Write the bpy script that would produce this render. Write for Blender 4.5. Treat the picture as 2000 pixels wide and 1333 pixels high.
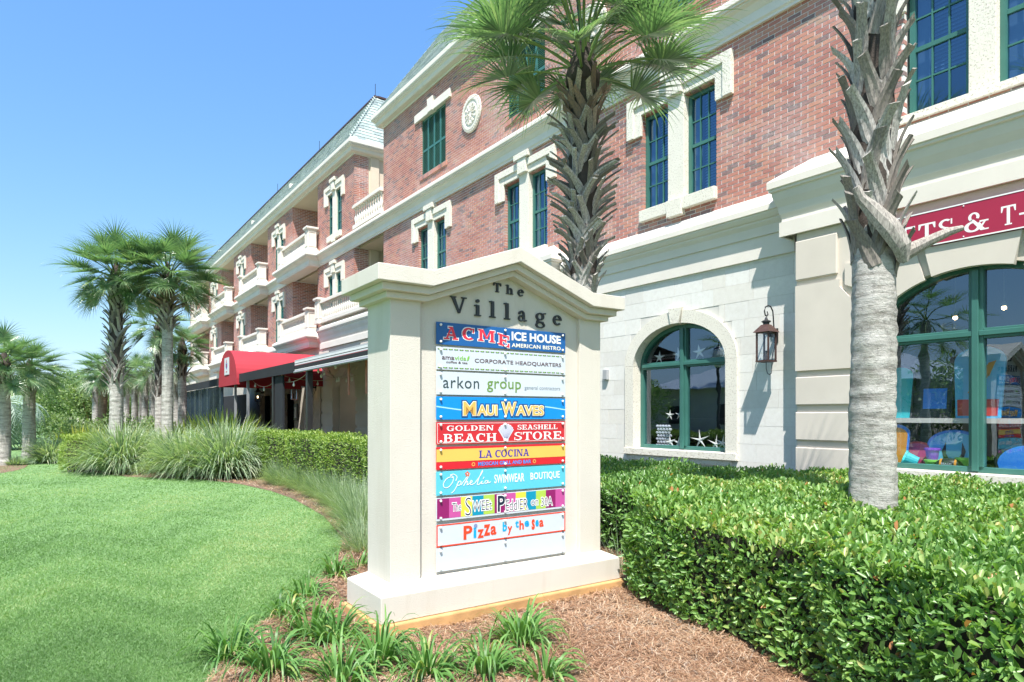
import bpy, math, random
import numpy as np
from mathutils import Vector, Matrix

# ------------------------------------------------------------------ camera, sky, sun, exposure
SC = bpy.context.scene
COL = SC.collection
for _o in list(bpy.data.objects):
    bpy.data.objects.remove(_o)
cam_d = bpy.data.cameras.new('camera')
cam = bpy.data.objects.new('camera', cam_d)
COL.objects.link(cam)
SC.camera = cam
cam.location = (0.0, -9.0, 1.6)
cam.rotation_euler = (math.radians(90), 0, math.atan2(.813, .583))
cam_d.sensor_width = 36
cam_d.lens = 1255 / 2000 * 36
cam_d.shift_y = 144.5 / 2000
cam_d.clip_start = .05
cam_d.clip_end = 1500
TO_SUN = Vector((1.24, -1.0, 2.96)).normalized()
W = bpy.data.worlds.new('World')
SC.world = W
W.use_nodes = True
wn = W.node_tree
bg = wn.nodes['Background']
sky = wn.nodes.new('ShaderNodeTexSky')
sky.sky_type = 'NISHITA'
sky.sun_disc = False
sky.sun_elevation = math.asin(TO_SUN.z)
sky.sun_rotation = math.atan2(TO_SUN.x, TO_SUN.y)
sky.altitude = 0
sky.air_density = 1.0
sky.dust_density = 1.0
sky.ozone_density = 1.5
sep = wn.nodes.new('ShaderNodeSeparateColor')
cmb = wn.nodes.new('ShaderNodeCombineColor')
wn.links.new(sky.outputs[0], sep.inputs[0])
EXPO = 1.05
for _i, (_p, _a) in enumerate(((.938, .879), (.705, .965), (.322, 1.064))):   # soft clear summer sky
    _n1 = wn.nodes.new('ShaderNodeMath')
    _n1.operation = 'POWER'
    _n1.inputs[1].default_value = _p
    _n2 = wn.nodes.new('ShaderNodeMath')
    _n2.operation = 'MULTIPLY'
    _n2.inputs[1].default_value = _a * .15 ** (_p - 1) / 2 ** EXPO * 1.24
    wn.links.new(sep.outputs[_i], _n1.inputs[0])
    wn.links.new(_n1.outputs[0], _n2.inputs[0])
    wn.links.new(_n2.outputs[0], cmb.inputs[_i])
wn.links.new(cmb.outputs[0], bg.inputs[0])
bg.inputs[1].default_value = .15
sun_d = bpy.data.lights.new('sun', 'SUN')
sun = bpy.data.objects.new('sun', sun_d)
COL.objects.link(sun)
sun.rotation_euler = TO_SUN.to_track_quat('Z', 'Y').to_euler()
sun.location = (0, -12, 30)
sun_d.energy = 4.7
sun_d.angle = math.radians(.53)
sun_d.color = (1, .96, .89)
SC.view_settings.view_transform = 'Standard'
SC.view_settings.look = 'None'
SC.view_settings.gamma = 1
SC.view_settings.exposure = EXPO
SC.cycles.max_bounces = 8
SC.cycles.transparent_max_bounces = 16
SC.cycles.diffuse_bounces = 4

# ------------------------------------------------------------------ helpers
RNG = np.random.default_rng(7)
random.seed(7)
PI = math.pi
CX, SY = .8129, .5829


def in_view(x, y, z):
    D = y + 9
    X = SY * x + CX * D
    Y = -CX * x + SY * D
    if Y <= .3:
        return None
    u = 1000 + 1255 * X / Y
    v = 811 - 1255 * (z - 1.6) / Y
    if -40 < u < 2040 and -40 < v < 1373:
        return Y
    return None


class MB:
    def __init__(s):
        s.v = []
        s.f = []

    def box(s, x0, x1, y0, y1, z0, z1):
        n = len(s.v)
        s.v += [(x0, y0, z0), (x1, y0, z0), (x1, y1, z0), (x0, y1, z0), (x0, y0, z1), (x1, y0, z1), (x1, y1, z1), (x0, y1, z1)]
        s.f += [(n, n + 3, n + 2, n + 1), (n + 4, n + 5, n + 6, n + 7), (n, n + 1, n + 5, n + 4), (n + 1, n + 2, n + 6, n + 5), (n + 2, n + 3, n + 7, n + 6), (n + 3, n, n + 4, n + 7)]
        return s

    def hexa(s, c):
        n = len(s.v)
        s.v += [tuple(p) for p in c]
        s.f += [(n, n + 3, n + 2, n + 1), (n + 4, n + 5, n + 6, n + 7), (n, n + 1, n + 5, n + 4), (n + 1, n + 2, n + 6, n + 5), (n + 2, n + 3, n + 7, n + 6), (n + 3, n, n + 4, n + 7)]
        return s

    def prism(s, poly, y0, y1):
        """poly: (x, z) outline; extruded from y0 (front) to y1"""
        n = len(s.v)
        k = len(poly)
        s.v += [(p[0], y0, p[1]) for p in poly] + [(p[0], y1, p[1]) for p in poly]
        s.f.append(tuple(range(n, n + k)))
        s.f.append(tuple(range(n + 2 * k - 1, n + k - 1, -1)))
        for i in range(k):
            j = (i + 1) % k
            s.f.append((n + j, n + i, n + k + i, n + k + j))
        return s

    def zprism(s, poly, z0, z1):
        n = len(s.v)
        k = len(poly)
        s.v += [(p[0], p[1], z0) for p in poly] + [(p[0], p[1], z1) for p in poly]
        s.f.append(tuple(range(n + k - 1, n - 1, -1)))
        s.f.append(tuple(range(n + k, n + 2 * k)))
        for i in range(k):
            j = (i + 1) % k
            s.f.append((n + i, n + j, n + k + j, n + k + i))
        return s

    def tube(s, pts, r, k=8, cap=True):
        pts = [Vector(p) for p in pts]
        rs = r if isinstance(r, (list, tuple)) else [r] * len(pts)
        n = len(s.v)
        for i, p in enumerate(pts):
            d = (pts[min(i + 1, len(pts) - 1)] - pts[max(i - 1, 0)])
            d = d.normalized() if d.length > 1e-9 else Vector((0, 0, 1))
            a = d.cross(Vector((0, 0, 1)))
            if a.length < .05:
                a = d.cross(Vector((0, 1, 0)))
            a.normalize()
            b = d.cross(a)
            for j in range(k):
                t = 2 * PI * j / k
                q = p + (a * math.cos(t) + b * math.sin(t)) * rs[i]
                s.v.append(tuple(q))
        for i in range(len(pts) - 1):
            for j in range(k):
                j2 = (j + 1) % k
                s.f.append((n + i * k + j, n + i * k + j2, n + (i + 1) * k + j2, n + (i + 1) * k + j))
        if cap:
            s.f.append(tuple(n + j for j in range(k))[::-1])
            m = n + (len(pts) - 1) * k
            s.f.append(tuple(m + j for j in range(k)))
        return s

    def lathe(s, prof, cx=0, cy=0, k=10):
        """prof: (r, z)"""
        n = len(s.v)
        for r, z in prof:
            for j in range(k):
                t = 2 * PI * (j + .5) / k
                s.v.append((cx + r * math.cos(t), cy + r * math.sin(t), z))
        for i in range(len(prof) - 1):
            for j in range(k):
                j2 = (j + 1) % k
                s.f.append((n + i * k + j, n + i * k + j2, n + (i + 1) * k + j2, n + (i + 1) * k + j))
        s.f.append(tuple(n + j for j in range(k))[::-1])
        m = n + (len(prof) - 1) * k
        s.f.append(tuple(m + j for j in range(k)))
        return s

    def sweep(s, path, prof, caps=True):
        """path: plan points (x, y), outward is to the right-hand side (-y when running +x). prof: (offset, z)"""
        P = [Vector((p[0], p[1])) for p in path]
        n = len(s.v)
        k = len(prof)
        for i, p in enumerate(P):
            ns = []
            if i > 0:
                d = (P[i] - P[i - 1]).normalized()
                ns.append(Vector((d.y, -d.x)))
            if i < len(P) - 1:
                d = (P[i + 1] - P[i]).normalized()
                ns.append(Vector((d.y, -d.x)))
            if len(ns) == 2:
                m = (ns[0] + ns[1])
                m = m / (1 + ns[0].dot(ns[1]))
            else:
                m = ns[0]
            for o, z in prof:
                s.v.append((p.x + m.x * o, p.y + m.y * o, z))
        for i in range(len(P) - 1):
            for j in range(k - 1):
                a = n + i * k + j
                b = n + (i + 1) * k + j
                s.f.append((a, b, b + 1, a + 1))
        if caps:
            s.f.append(tuple(range(n + k - 1, n - 1, -1)))
            m = n + (len(P) - 1) * k
            s.f.append(tuple(range(m, m + k)))
        return s

    def mesh(s, name, smooth=False):
        me = bpy.data.meshes.new(name)
        me.from_pydata(s.v, [], s.f)
        me.update()
        if smooth:
            me.shade_smooth()
        return me


def npmesh(name, V, F, tint=None, smooth=True):
    """V (N,3); F (M,k)"""
    V = np.ascontiguousarray(V, dtype=np.float32)
    F = np.ascontiguousarray(F, dtype=np.int32)
    me = bpy.data.meshes.new(name)
    me.vertices.add(len(V))
    me.vertices.foreach_set('co', V.ravel())
    k = F.shape[1]
    me.loops.add(F.size)
    me.loops.foreach_set('vertex_index', F.ravel())
    me.polygons.add(len(F))
    me.polygons.foreach_set('loop_start', np.arange(0, F.size, k, dtype=np.int32))
    me.update(calc_edges=True)
    if not smooth:
        me.shade_flat()
    if tint is not None:
        at = me.attributes.new('tint', 'FLOAT', 'POINT')
        at.data.foreach_set('value', np.ascontiguousarray(tint, dtype=np.float32))
    return me


def link(name, data, mat=None, parent=None, loc=None, rot=None, kind=None):
    o = bpy.data.objects.new(name, data)
    COL.objects.link(o)
    if mat is not None and not data.materials:
        data.materials.append(mat)
    if parent is not None:
        o.parent = parent
    if loc is not None:
        o.location = loc
    if rot is not None:
        o.rotation_euler = rot
    if kind:
        o['kind'] = kind
    return o


def ob(name, mb, mat, parent=None, loc=None, rot=None, kind=None, smooth=False, bevel=0):
    o = link(name, mb.mesh(name, smooth), mat, parent, loc, rot, kind)
    if bevel:
        b = o.modifiers.new('bevel', 'BEVEL')
        b.width = bevel
        b.segments = 2
        b.limit_method = 'ANGLE'
        b.angle_limit = math.radians(40)
    return o


def tag(o, label, cat, group=None, kind=None):
    if label:
        o['label'] = label
    if cat:
        o['category'] = cat
    if group:
        o['group'] = group
    if kind:
        o['kind'] = kind
    return o


def thing(name, label, cat, loc=(0, 0, 0), rz=0, group=None):
    o = bpy.data.objects.new(name, None)
    o.empty_display_size = .2
    COL.objects.link(o)
    o.location = loc
    o.rotation_euler = (0, 0, rz)
    return tag(o, label, cat, group)


_cube = None


def unit_cube():
    global _cube
    if _cube is None:
        _cube = MB().box(-.5, .5, -.5, .5, -.5, .5).mesh('unit_block')
    return _cube


def pieces(name, boxes, mat, parent, nind=300, tints=None, off=(0, 0, 0)):
    """boxes (N,6): x0 x1 y0 y1 z0 z1. The nearest in view become objects of their own, the rest one joined part"""
    B = np.array(boxes, dtype=float)
    if tints is None:
        tints = RNG.random(len(B))
    C = (B[:, 0::2] + B[:, 1::2]) / 2
    S = (B[:, 1::2] - B[:, 0::2])
    key = []
    for i, c in enumerate(C):
        y = in_view(c[0] + off[0], c[1] + off[1], c[2] + off[2])
        key.append((y if y else 1e6 + i))
    order = np.argsort(key)
    ind = [i for i in order[:nind] if key[i] < 1e5] if len(B) > nind else list(range(len(B)))
    me = unit_cube().copy()
    me.name = name
    me.materials.append(mat)
    for i in ind:
        o = bpy.data.objects.new(name, me)
        COL.objects.link(o)
        o.parent = parent
        o.location = C[i]
        o.scale = S[i]
        o['tint'] = float(tints[i])
    rest = np.setdiff1d(np.arange(len(B)), np.array(ind, dtype=int))
    if len(rest):
        b = B[rest]
        idx = [(0, 2, 4), (1, 2, 4), (1, 3, 4), (0, 3, 4), (0, 2, 5), (1, 2, 5), (1, 3, 5), (0, 3, 5)]
        V = np.stack([b[:, list(t)] for t in idx], axis=1).reshape(-1, 3)
        f = np.array([(0, 3, 2, 1), (4, 5, 6, 7), (0, 1, 5, 4), (1, 2, 6, 5), (2, 3, 7, 6), (3, 0, 4, 7)])
        F = (np.arange(len(b))[:, None, None] * 8 + f[None]).reshape(-1, 4)
        o = link(name, npmesh(name, V, F, np.repeat(np.array(tints)[rest], 8), False), mat, parent)
        if len(rest) > 40:
            o['kind'] = 'stuff'


# ------------------------------------------------------------------ materials
def new_mat(name):
    m = bpy.data.materials.new(name)
    m.use_nodes = True
    nt = m.node_tree
    return m, nt, nt.nodes['Principled BSDF']


def N(nt, t, **kw):
    n = nt.nodes.new(t)
    for k, v in kw.items():
        setattr(n, k, v)
    return n


def pos(nt, obj=False):
    if obj:
        return N(nt, 'ShaderNodeTexCoord').outputs['Object']
    return N(nt, 'ShaderNodeNewGeometry').outputs['Position']


def noise(nt, scale, detail=4, rough=.55, obj=False, stretch=None):
    n = N(nt, 'ShaderNodeTexNoise')
    n.inputs['Scale'].default_value = scale
    n.inputs['Detail'].default_value = detail
    n.inputs['Roughness'].default_value = rough
    src = pos(nt, obj)
    if stretch:
        mp = N(nt, 'ShaderNodeMapping')
        mp.inputs['Scale'].default_value = stretch
        nt.links.new(src, mp.inputs[0])
        src = mp.outputs[0]
    nt.links.new(src, n.inputs['Vector'])
    return n.outputs[0]


def ramp(nt, src, stops):
    r = N(nt, 'ShaderNodeValToRGB')
    e = r.color_ramp.elements
    while len(e) < len(stops):
        e.new(.5)
    for el, (p, c) in zip(e, stops):
        el.position = p
        el.color = (c, c, c, 1) if isinstance(c, (int, float)) else (c[0], c[1], c[2], 1)
    nt.links.new(src, r.inputs[0])
    return r.outputs[0]


def mix(nt, fac, a, b, mode='MIX'):
    n = N(nt, 'ShaderNodeMix', data_type='RGBA', blend_type=mode)
    for sock, v in ((n.inputs[0], fac), (n.inputs[6], a), (n.inputs[7], b)):
        if isinstance(v, (int, float)):
            sock.default_value = v if sock.type == 'VALUE' else (v, v, v, 1)
        elif isinstance(v, (tuple, list)):
            sock.default_value = (v[0], v[1], v[2], 1)
        else:
            nt.links.new(v, sock)
    return n.outputs[2]


def bump(nt, bsdf, h, strength=.3, dist=.01):
    b = N(nt, 'ShaderNodeBump')
    b.inputs['Strength'].default_value = strength
    b.inputs['Distance'].default_value = dist
    nt.links.new(h, b.inputs['Height'])
    nt.links.new(b.outputs[0], bsdf.inputs['Normal'])


def tint_val(nt):
    a = N(nt, 'ShaderNodeAttribute', attribute_type='GEOMETRY', attribute_name='tint')
    b = N(nt, 'ShaderNodeAttribute', attribute_type='OBJECT', attribute_name='tint')
    m = N(nt, 'ShaderNodeMath', operation='ADD')
    nt.links.new(a.outputs['Fac'], m.inputs[0])
    nt.links.new(b.outputs['Fac'], m.inputs[1])
    return m.outputs[0]


def simple(name, col, rough=.6, var=.12, scale=3, bs=0, bscale=60, bdist=.004, metallic=0, dirt=0, dirtcol=None, obj=False, spec=.5, stretch=None, dstretch=None):
    m, nt, b = new_mat(name)
    b.inputs['Roughness'].default_value = rough
    b.inputs['Metallic'].default_value = metallic
    b.inputs['Specular IOR Level'].default_value = spec
    n1 = noise(nt, scale, 5, obj=obj, stretch=stretch)
    lo = tuple(c * (1 - var) for c in col)
    hi = tuple(min(1, c * (1 + var)) for c in col)
    c = ramp(nt, n1, [(.3, lo), (.7, hi)])
    if dirt:
        n2 = noise(nt, 1.3, 8, .7, obj=obj, stretch=dstretch)
        f = ramp(nt, n2, [(.52, 0), (.75, dirt)])
        c = mix(nt, f, c, dirtcol or tuple(k * .55 for k in col))
    nt.links.new(c, b.inputs['Base Color'])
    if bs:
        bump(nt, b, noise(nt, bscale, 4, .6, obj=obj), bs, bdist)
    return m


def leafy(name, cols, rough=.45, trans=.25, spec=.5, tcol=None):
    """colour runs over the leaf's own tint value"""
    m, nt, b = new_mat(name)
    t = tint_val(nt)
    k = len(cols)
    c = ramp(nt, t, [(i / (k - 1), cc) for i, cc in enumerate(cols)])
    nt.links.new(c, b.inputs['Base Color'])
    b.inputs['Roughness'].default_value = rough
    b.inputs['Specular IOR Level'].default_value = spec
    tr = N(nt, 'ShaderNodeBsdfTranslucent')
    cc = mix(nt, 1.0, c, tcol or (1.5, 1.7, .6), 'MULTIPLY')
    nt.links.new(cc, tr.inputs[0])
    mx = N(nt, 'ShaderNodeMixShader')
    mx.inputs[0].default_value = trans
    nt.links.new(b.outputs[0], mx.inputs[1])
    nt.links.new(tr.outputs[0], mx.inputs[2])
    nt.links.new(mx.outputs[0], nt.nodes['Material Output'].inputs[0])
    return m


M = {}
M['stucco'] = simple('sign_stucco', (.61, .57, .51), .9, .04, 2, .6, 130, .006, dirt=.5, dirtcol=(.49, .43, .35), obj=True, dstretch=(3, 3, .4))
M['plinth'] = simple('stained_concrete', (.52, .30, .13), .9, .2, 6, .6, 90, .004, dirt=.8, dirtcol=(.36, .19, .08), obj=True)
M['cream'] = simple('cream_trim', (.70, .65, .59), .75, .05, 1.5, .15, 120, .002, dirt=.28, dirtcol=(.5, .46, .4), dstretch=(.6, .6, 2))
M['creamwall'] = simple('cream_render', (.64, .545, .44), .85, .05, 2, .2, 150, .002, dirt=.15)
M['rust'] = simple('rusticated_render', (.60, .54, .475), .85, .05, 2, .3, 170, .002, dirt=.07, dirtcol=(.42, .36, .3), dstretch=(1, 1, .35))
M['coral'] = simple('coral_stone', (.70, .665, .59), .9, .08, 9, .0)


def _coral():
    m, nt, b = new_mat('coral_stone_trim')
    b.inputs['Roughness'].default_value = .95
    n1 = noise(nt, 45, 6, .7)
    pit = ramp(nt, n1, [(.36, 0), (.46, 1)])
    n2 = noise(nt, 3, 3)
    c = mix(nt, n2, (.68, .64, .56), (.76, .72, .64))
    c = mix(nt, pit, (.42, .37, .30), c)
    nt.links.new(c, b.inputs['Base Color'])
    bump(nt, b, pit, .6, .008)
    return m


M['coral'] = _coral()


def _stone():
    m, nt, b = new_mat('limestone_block')
    b.inputs['Roughness'].default_value = .8
    t = tint_val(nt)
    c = ramp(nt, t, [(0, (.64, .615, .575)), (.25, (.70, .68, .645)), (.6, (.735, .72, .69)), (1, (.69, .66, .61))])
    n1 = noise(nt, 12, 7, .7)
    c = mix(nt, ramp(nt, n1, [(.4, 0), (.75, .35)]), c, (.50, .46, .41))
    n3 = noise(nt, 60, 3, .6)
    c = mix(nt, ramp(nt, n3, [(.66, 0), (.72, .5)]), c, (.85, .84, .82))
    nt.links.new(c, b.inputs['Base Color'])
    bump(nt, b, n1, .25, .004)
    return m


M['stone'] = _stone()


def _brick():
    m, nt, b = new_mat('red_brick')
    b.inputs['Roughness'].default_value = .88
    t = tint_val(nt)
    c = ramp(nt, t, [(0, (.15, .10, .105)), (.08, (.22, .13, .13)), (.12, (.33, .13, .11)), (.45, (.41, .155, .12)), (.75, (.46, .195, .145)), (.94, (.48, .22, .15)), (1, (.36, .22, .16))])
    n1 = noise(nt, 26, 5, .65)
    c = mix(nt, ramp(nt, n1, [(.35, 0), (.75, .3)]), c, (.52, .29, .25))
    n2 = noise(nt, .8, 5, .65)
    n4 = noise(nt, 14, 4, .7)
    e = N(nt, 'ShaderNodeMath', operation='MULTIPLY')
    nt.links.new(ramp(nt, n2, [(.46, 0), (.72, 1)]), e.inputs[0])
    nt.links.new(ramp(nt, n4, [(.35, .1), (.7, .75)]), e.inputs[1])
    c = mix(nt, e.outputs[0], c, (.58, .50, .50))
    nt.links.new(c, b.inputs['Base Color'])
    bump(nt, b, n1, .5, .006)
    return m


M['brick'] = _brick()
M['mortar'] = simple('mortar', (.72, .68, .67), .95, .12, 6, .4, 120, .003)
M['slate'] = leafy('roof_slate', [(.20, .25, .25), (.27, .33, .32), (.33, .40, .38), (.36, .40, .37)], .6, 0)
M['green'] = simple('green_painted_frame', (.045, .15, .125), .35, .08, 4)
M['greend'] = simple('green_shutter_paint', (.030, .135, .115), .5, .1, 4)
M['blackmetal'] = simple('black_metal', (.02, .02, .022), .4, .2, 6)
M['blackcloth'] = simple('black_awning_cloth', (.009, .012, .017), .85, .25, 1.5, .3, 20, .01)
M['redcloth'] = simple('red_awning_cloth', (.35, .020, .036), .8, .08, 1.2, .2, 90, .002)
M['copper'] = simple('aged_copper', (.11, .06, .05), .5, .3, 20, metallic=.5)
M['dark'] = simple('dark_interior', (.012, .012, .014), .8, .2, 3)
M['white'] = simple('white_plastic', (.8, .8, .8), .5, .02, 3)
M['panelw'] = simple('white_sign_panel', (.55, .60, .67), .35, .02, 3, obj=True)
M['letters'] = simple('black_letter_metal', (.022, .026, .032), .45, .1, 10)
M['blind'] = simple('pale_window_blind', (.34, .36, .38), .7, .05, 3)
M['curtain'] = simple('grey_curtain', (.33, .31, .29), .8, .1, 6)
M['bulb'] = simple('clear_bulb', (.8, .8, .75), .15, .05, 5)
M['wood'] = simple('weathered_wood', (.42, .16, .1), .7, .2, 8)


def flat(name, col, rough=.45):
    if name not in M:
        M[name] = simple(name, col, rough, .03, 3, obj=True)
    return M[name]


def _glass(name, tintc=(.8, .86, .9), f0=.08, gcol=(.68, .84, 1, 1)):
    m, nt, b = new_mat(name)
    nt.nodes.remove(b)
    tr = N(nt, 'ShaderNodeBsdfTransparent')
    tr.inputs[0].default_value = (*tintc, 1)
    gl = N(nt, 'ShaderNodeBsdfGlossy')
    gl.inputs['Roughness'].default_value = .01
    gl.inputs[0].default_value = gcol
    lw = N(nt, 'ShaderNodeLayerWeight')       # reflection grows towards grazing, the same from both sides
    pw = N(nt, 'ShaderNodeMath', operation='POWER')
    pw.inputs[1].default_value = 4
    nt.links.new(lw.outputs['Facing'], pw.inputs[0])
    mr = N(nt, 'ShaderNodeMapRange')
    mr.inputs[3].default_value = f0
    mr.inputs[4].default_value = 1
    nt.links.new(pw.outputs[0], mr.inputs[0])
    n1 = noise(nt, 1.7, 2)
    bp = N(nt, 'ShaderNodeBump')
    bp.inputs['Strength'].default_value = .07
    bp.inputs['Distance'].default_value = .02
    nt.links.new(n1, bp.inputs['Height'])
    nt.links.new(bp.outputs[0], gl.inputs['Normal'])
    mx = N(nt, 'ShaderNodeMixShader')
    nt.links.new(mr.outputs[0], mx.inputs[0])
    nt.links.new(tr.outputs[0], mx.inputs[1])
    nt.links.new(gl.outputs[0], mx.inputs[2])
    nt.links.new(mx.outputs[0], nt.nodes['Material Output'].inputs[0])
    return m


M['glass'] = _glass('window_glass', (.34, .50, .68), .20, (.45, .72, 1, 1))
M['shopglass'] = _glass('shop_glass', (.90, .93, .97), .17)
M['lampglass'] = _glass('lantern_glass', (.9, .93, .95), .06)


def emit(name, col, s):
    m, nt, b = new_mat(name)
    b.inputs['Base Color'].default_value = (*col, 1)
    b.inputs['Emission Color'].default_value = (*col, 1)
    b.inputs['Emission Strength'].default_value = s
    return m


M['lampon'] = emit('lit_lamp', (1, .72, .38), 7)


def _trunk(name, a, bb, ring=38, green=.2):
    m, nt, b = new_mat(name)
    b.inputs['Roughness'].default_value = .95
    n1 = noise(nt, 5, 6, .7, obj=True, stretch=(6, 6, 1))
    n2 = noise(nt, 2.2, 8, .78, obj=True, stretch=(1.6, 1.6, 8))
    n3 = noise(nt, 17, 6, .8, obj=True, stretch=(1, 1, .7))
    c = ramp(nt, n2, [(.36, a), (.58, bb)])
    c = mix(nt, ramp(nt, n3, [(.36, .55), (.47, 0)]), c, tuple(k * .5 for k in a))
    n5 = noise(nt, 2.5, 5, .7, obj=True)
    c = mix(nt, ramp(nt, n5, [(.5, 0), (.7, green)]), c, (.30, .36, .24))
    nt.links.new(c, b.inputs['Base Color'])
    ad = N(nt, 'ShaderNodeMath', operation='ADD')
    nt.links.new(n2, ad.inputs[0])
    nt.links.new(n3, ad.inputs[1])
    bump(nt, b, ad.outputs[0], .9, .02)
    return m


M['trunk'] = _trunk('palm_trunk_bark', (.20, .185, .165), (.52, .50, .47))
M['trunkred'] = _trunk('brown_palm_bark', (.20, .12, .09), (.33, .22, .17), green=0)


def _boot(name, cols):
    m, nt, b = new_mat(name)
    b.inputs['Roughness'].default_value = .85
    t = tint_val(nt)
    c = ramp(nt, t, [(i / (len(cols) - 1), k) for i, k in enumerate(cols)])
    n = noise(nt, 16, 6, .7, stretch=(5, 5, 1))
    c = mix(nt, ramp(nt, n, [(.38, .75), (.6, 0)]), c, (.10, .09, .085))
    nt.links.new(c, b.inputs['Base Color'])
    bump(nt, b, n, .6, .008)
    return m


M['boot'] = _boot('grey_leaf_base', [(.17, .145, .12), (.39, .355, .32), (.62, .59, .56)])
M['bootbrown'] = _boot('brown_leaf_base', [(.15, .09, .06), (.34, .23, .16), (.52, .44, .36)])
M['frond'] = leafy('palm_frond_leaf', [(.075, .14, .075), (.12, .215, .105), (.19, .30, .15), (.30, .38, .20), (.42, .40, .2)], .28, .30, 1.2, (1.25, 1.5, .75))
M['petiole'] = simple('palm_petiole', (.16, .24, .07), .4, .2, 5)
M['hedge'] = leafy('hedge_leaf', [(.04, .105, .035), (.085, .19, .05), (.14, .275, .075), (.20, .35, .10), (.32, .42, .14), (.50, .22, .09)], .36, .34, .5)
M['hedge2'] = leafy('boxy_hedge_leaf', [(.05, .11, .03), (.13, .23, .05), (.25, .35, .07), (.38, .44, .11)], .4, .3)
M['core'] = simple('hedge_core_dark', (.025, .022, .014), .95, .5, 15)  # near-black fill for the solid cores added inside the hedges
M['lawnblade'] = leafy('lawn_blade', [(.095, .19, .06), (.15, .27, .095), (.21, .345, .13), (.33, .40, .19)], .55, .35)
M['lily'] = leafy('lily_leaf', [(.045, .13, .03), (.09, .21, .05), (.17, .32, .09), (.45, .36, .12)], .45, .3, .4)
M['ogr'] = leafy('tall_grass_blade', [(.11, .18, .10), (.22, .31, .19), (.36, .45, .31), (.54, .55, .42)], .45, .3)
M['ginger'] = leafy('variegated_leaf', [(.08, .16, .03), (.3, .36, .05), (.5, .48, .1)], .4, .3)
M['needle'] = leafy('pine_needle', [(.11, .06, .04), (.28, .145, .085), (.42, .25, .15), (.58, .45, .34), (.30, .26, .24)], .7, .1)
M['treeleaf'] = leafy('tree_leaf', [(.07, .13, .055), (.14, .22, .09), (.24, .32, .14), (.34, .40, .20)], .5, .35)  # colours paled to put distance haze into the leaves
M['pindo'] = leafy('pindo_leaf', [(.16, .23, .19), (.28, .37, .32), (.42, .50, .45)], .5, .25)
# ------------------------------------------------------------------ ground
def _ground():
    m, nt, b = new_mat('lawn_ground')
    b.inputs['Roughness'].default_value = .95
    n1 = noise(nt, .5, 5, .6)
    n2 = noise(nt, 30, 4, .7)
    c = ramp(nt, n1, [(.3, (.125, .235, .08)), (.7, (.18, .31, .12))])
    c = mix(nt, ramp(nt, n2, [(.3, .3), (.7, 0)]), c, (.08, .15, .05))
    nt.links.new(c, b.inputs['Base Color'])
    bump(nt, b, n2, .8, .02)
    return m


def _mulch():
    m, nt, b = new_mat('pine_straw_mulch')
    b.inputs['Roughness'].default_value = .95
    n1 = noise(nt, 2.2, 5, .6)
    n2 = noise(nt, 55, 6, .75)
    c = ramp(nt, n1, [(.3, (.22, .135, .09)), (.7, (.36, .235, .165))])
    c = mix(nt, ramp(nt, n2, [(.35, .85), (.6, 0)]), c, (.07, .05, .04))
    nt.links.new(c, b.inputs['Base Color'])
    bump(nt, b, n2, 1, .03)
    return m


M['ground'] = _ground()
M['mulch'] = _mulch()
g = MB()
g.v = [(-700, -700, 0), (700, -700, 0), (700, 700, 0), (-700, 700, 0)]
g.f = [(0, 1, 2, 3)]
ob('ground', g, M['ground'], kind='structure')
# lawn edge, far to near, then round the planting bed
EDGE = [(-60, -7.9), (-40, -8.1), (-28, -8.35), (-25.2, -8.5), (-23.4, -8.5), (-21.3, -8.05), (-19.27, -7.39), (-17.39, -5.95), (-15.7, -5.45), (-13.96, -5.25), (-12.5, -5.25), (-11.2, -5.37), (-10.0, -5.5), (-8.94, -5.73), (-8.0, -5.95), (-7.36, -6.21), (-6.9, -6.45), (-6.4, -6.75), (-5.9, -7.1), (-5.39, -7.42), (-4.85, -7.85), (-4.2, -8.2), (-3.6, -8.5), (-2.9, -8.9)]
BED = EDGE + [(-2, -9.6), (6, -9.6), (6, 0), (-60, 0)]


def sheet(name, poly, z, mat, kind='structure'):
    me = bpy.data.meshes.new(name)
    me.from_pydata([(x, y, z) for x, y in poly], [], [tuple(range(len(poly)))])
    me.update()
    return link(name, me, mat, kind=kind)


sheet('planting_bed', BED, .006, M['mulch'])
ISL = [(-25.6 + 3.2 * math.cos(a), -10.35 + .75 * math.sin(a)) for a in np.linspace(0, 2 * PI, 20, endpoint=False)]
sheet('mulch_island', ISL, .005, M['mulch'])


def inpoly(x, y, poly):
    c = np.zeros(len(x), dtype=bool)
    j = len(poly) - 1
    for i in range(len(poly)):
        xi, yi = poly[i]
        xj, yj = poly[j]
        if yi != yj:
            k = ((yi > y) != (yj > y)) & (x < (xj - xi) * (y - yi) / (yj - yi) + xi)
            c ^= k
        j = i
    return c


def cam_ground(n, vmin, vmax, umin=-60, umax=2060, power=1.0):
    """random ground points, about evenly dense as the camera sees them"""
    u = RNG.uniform(umin, umax, n)
    v = RNG.uniform(vmin, vmax, n)
    Y = 1255 * 1.6 / (v - 811)
    X = (u - 1000) / 1255 * Y
    return SY * X - CX * Y, CX * X + SY * Y - 9, Y


# lawn blades: three-cornered, bent, thickest near the camera
x, y, Y = cam_ground(330000, 905, 1390, -80, 800)
keep = ~inpoly(x, y, BED)
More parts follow.
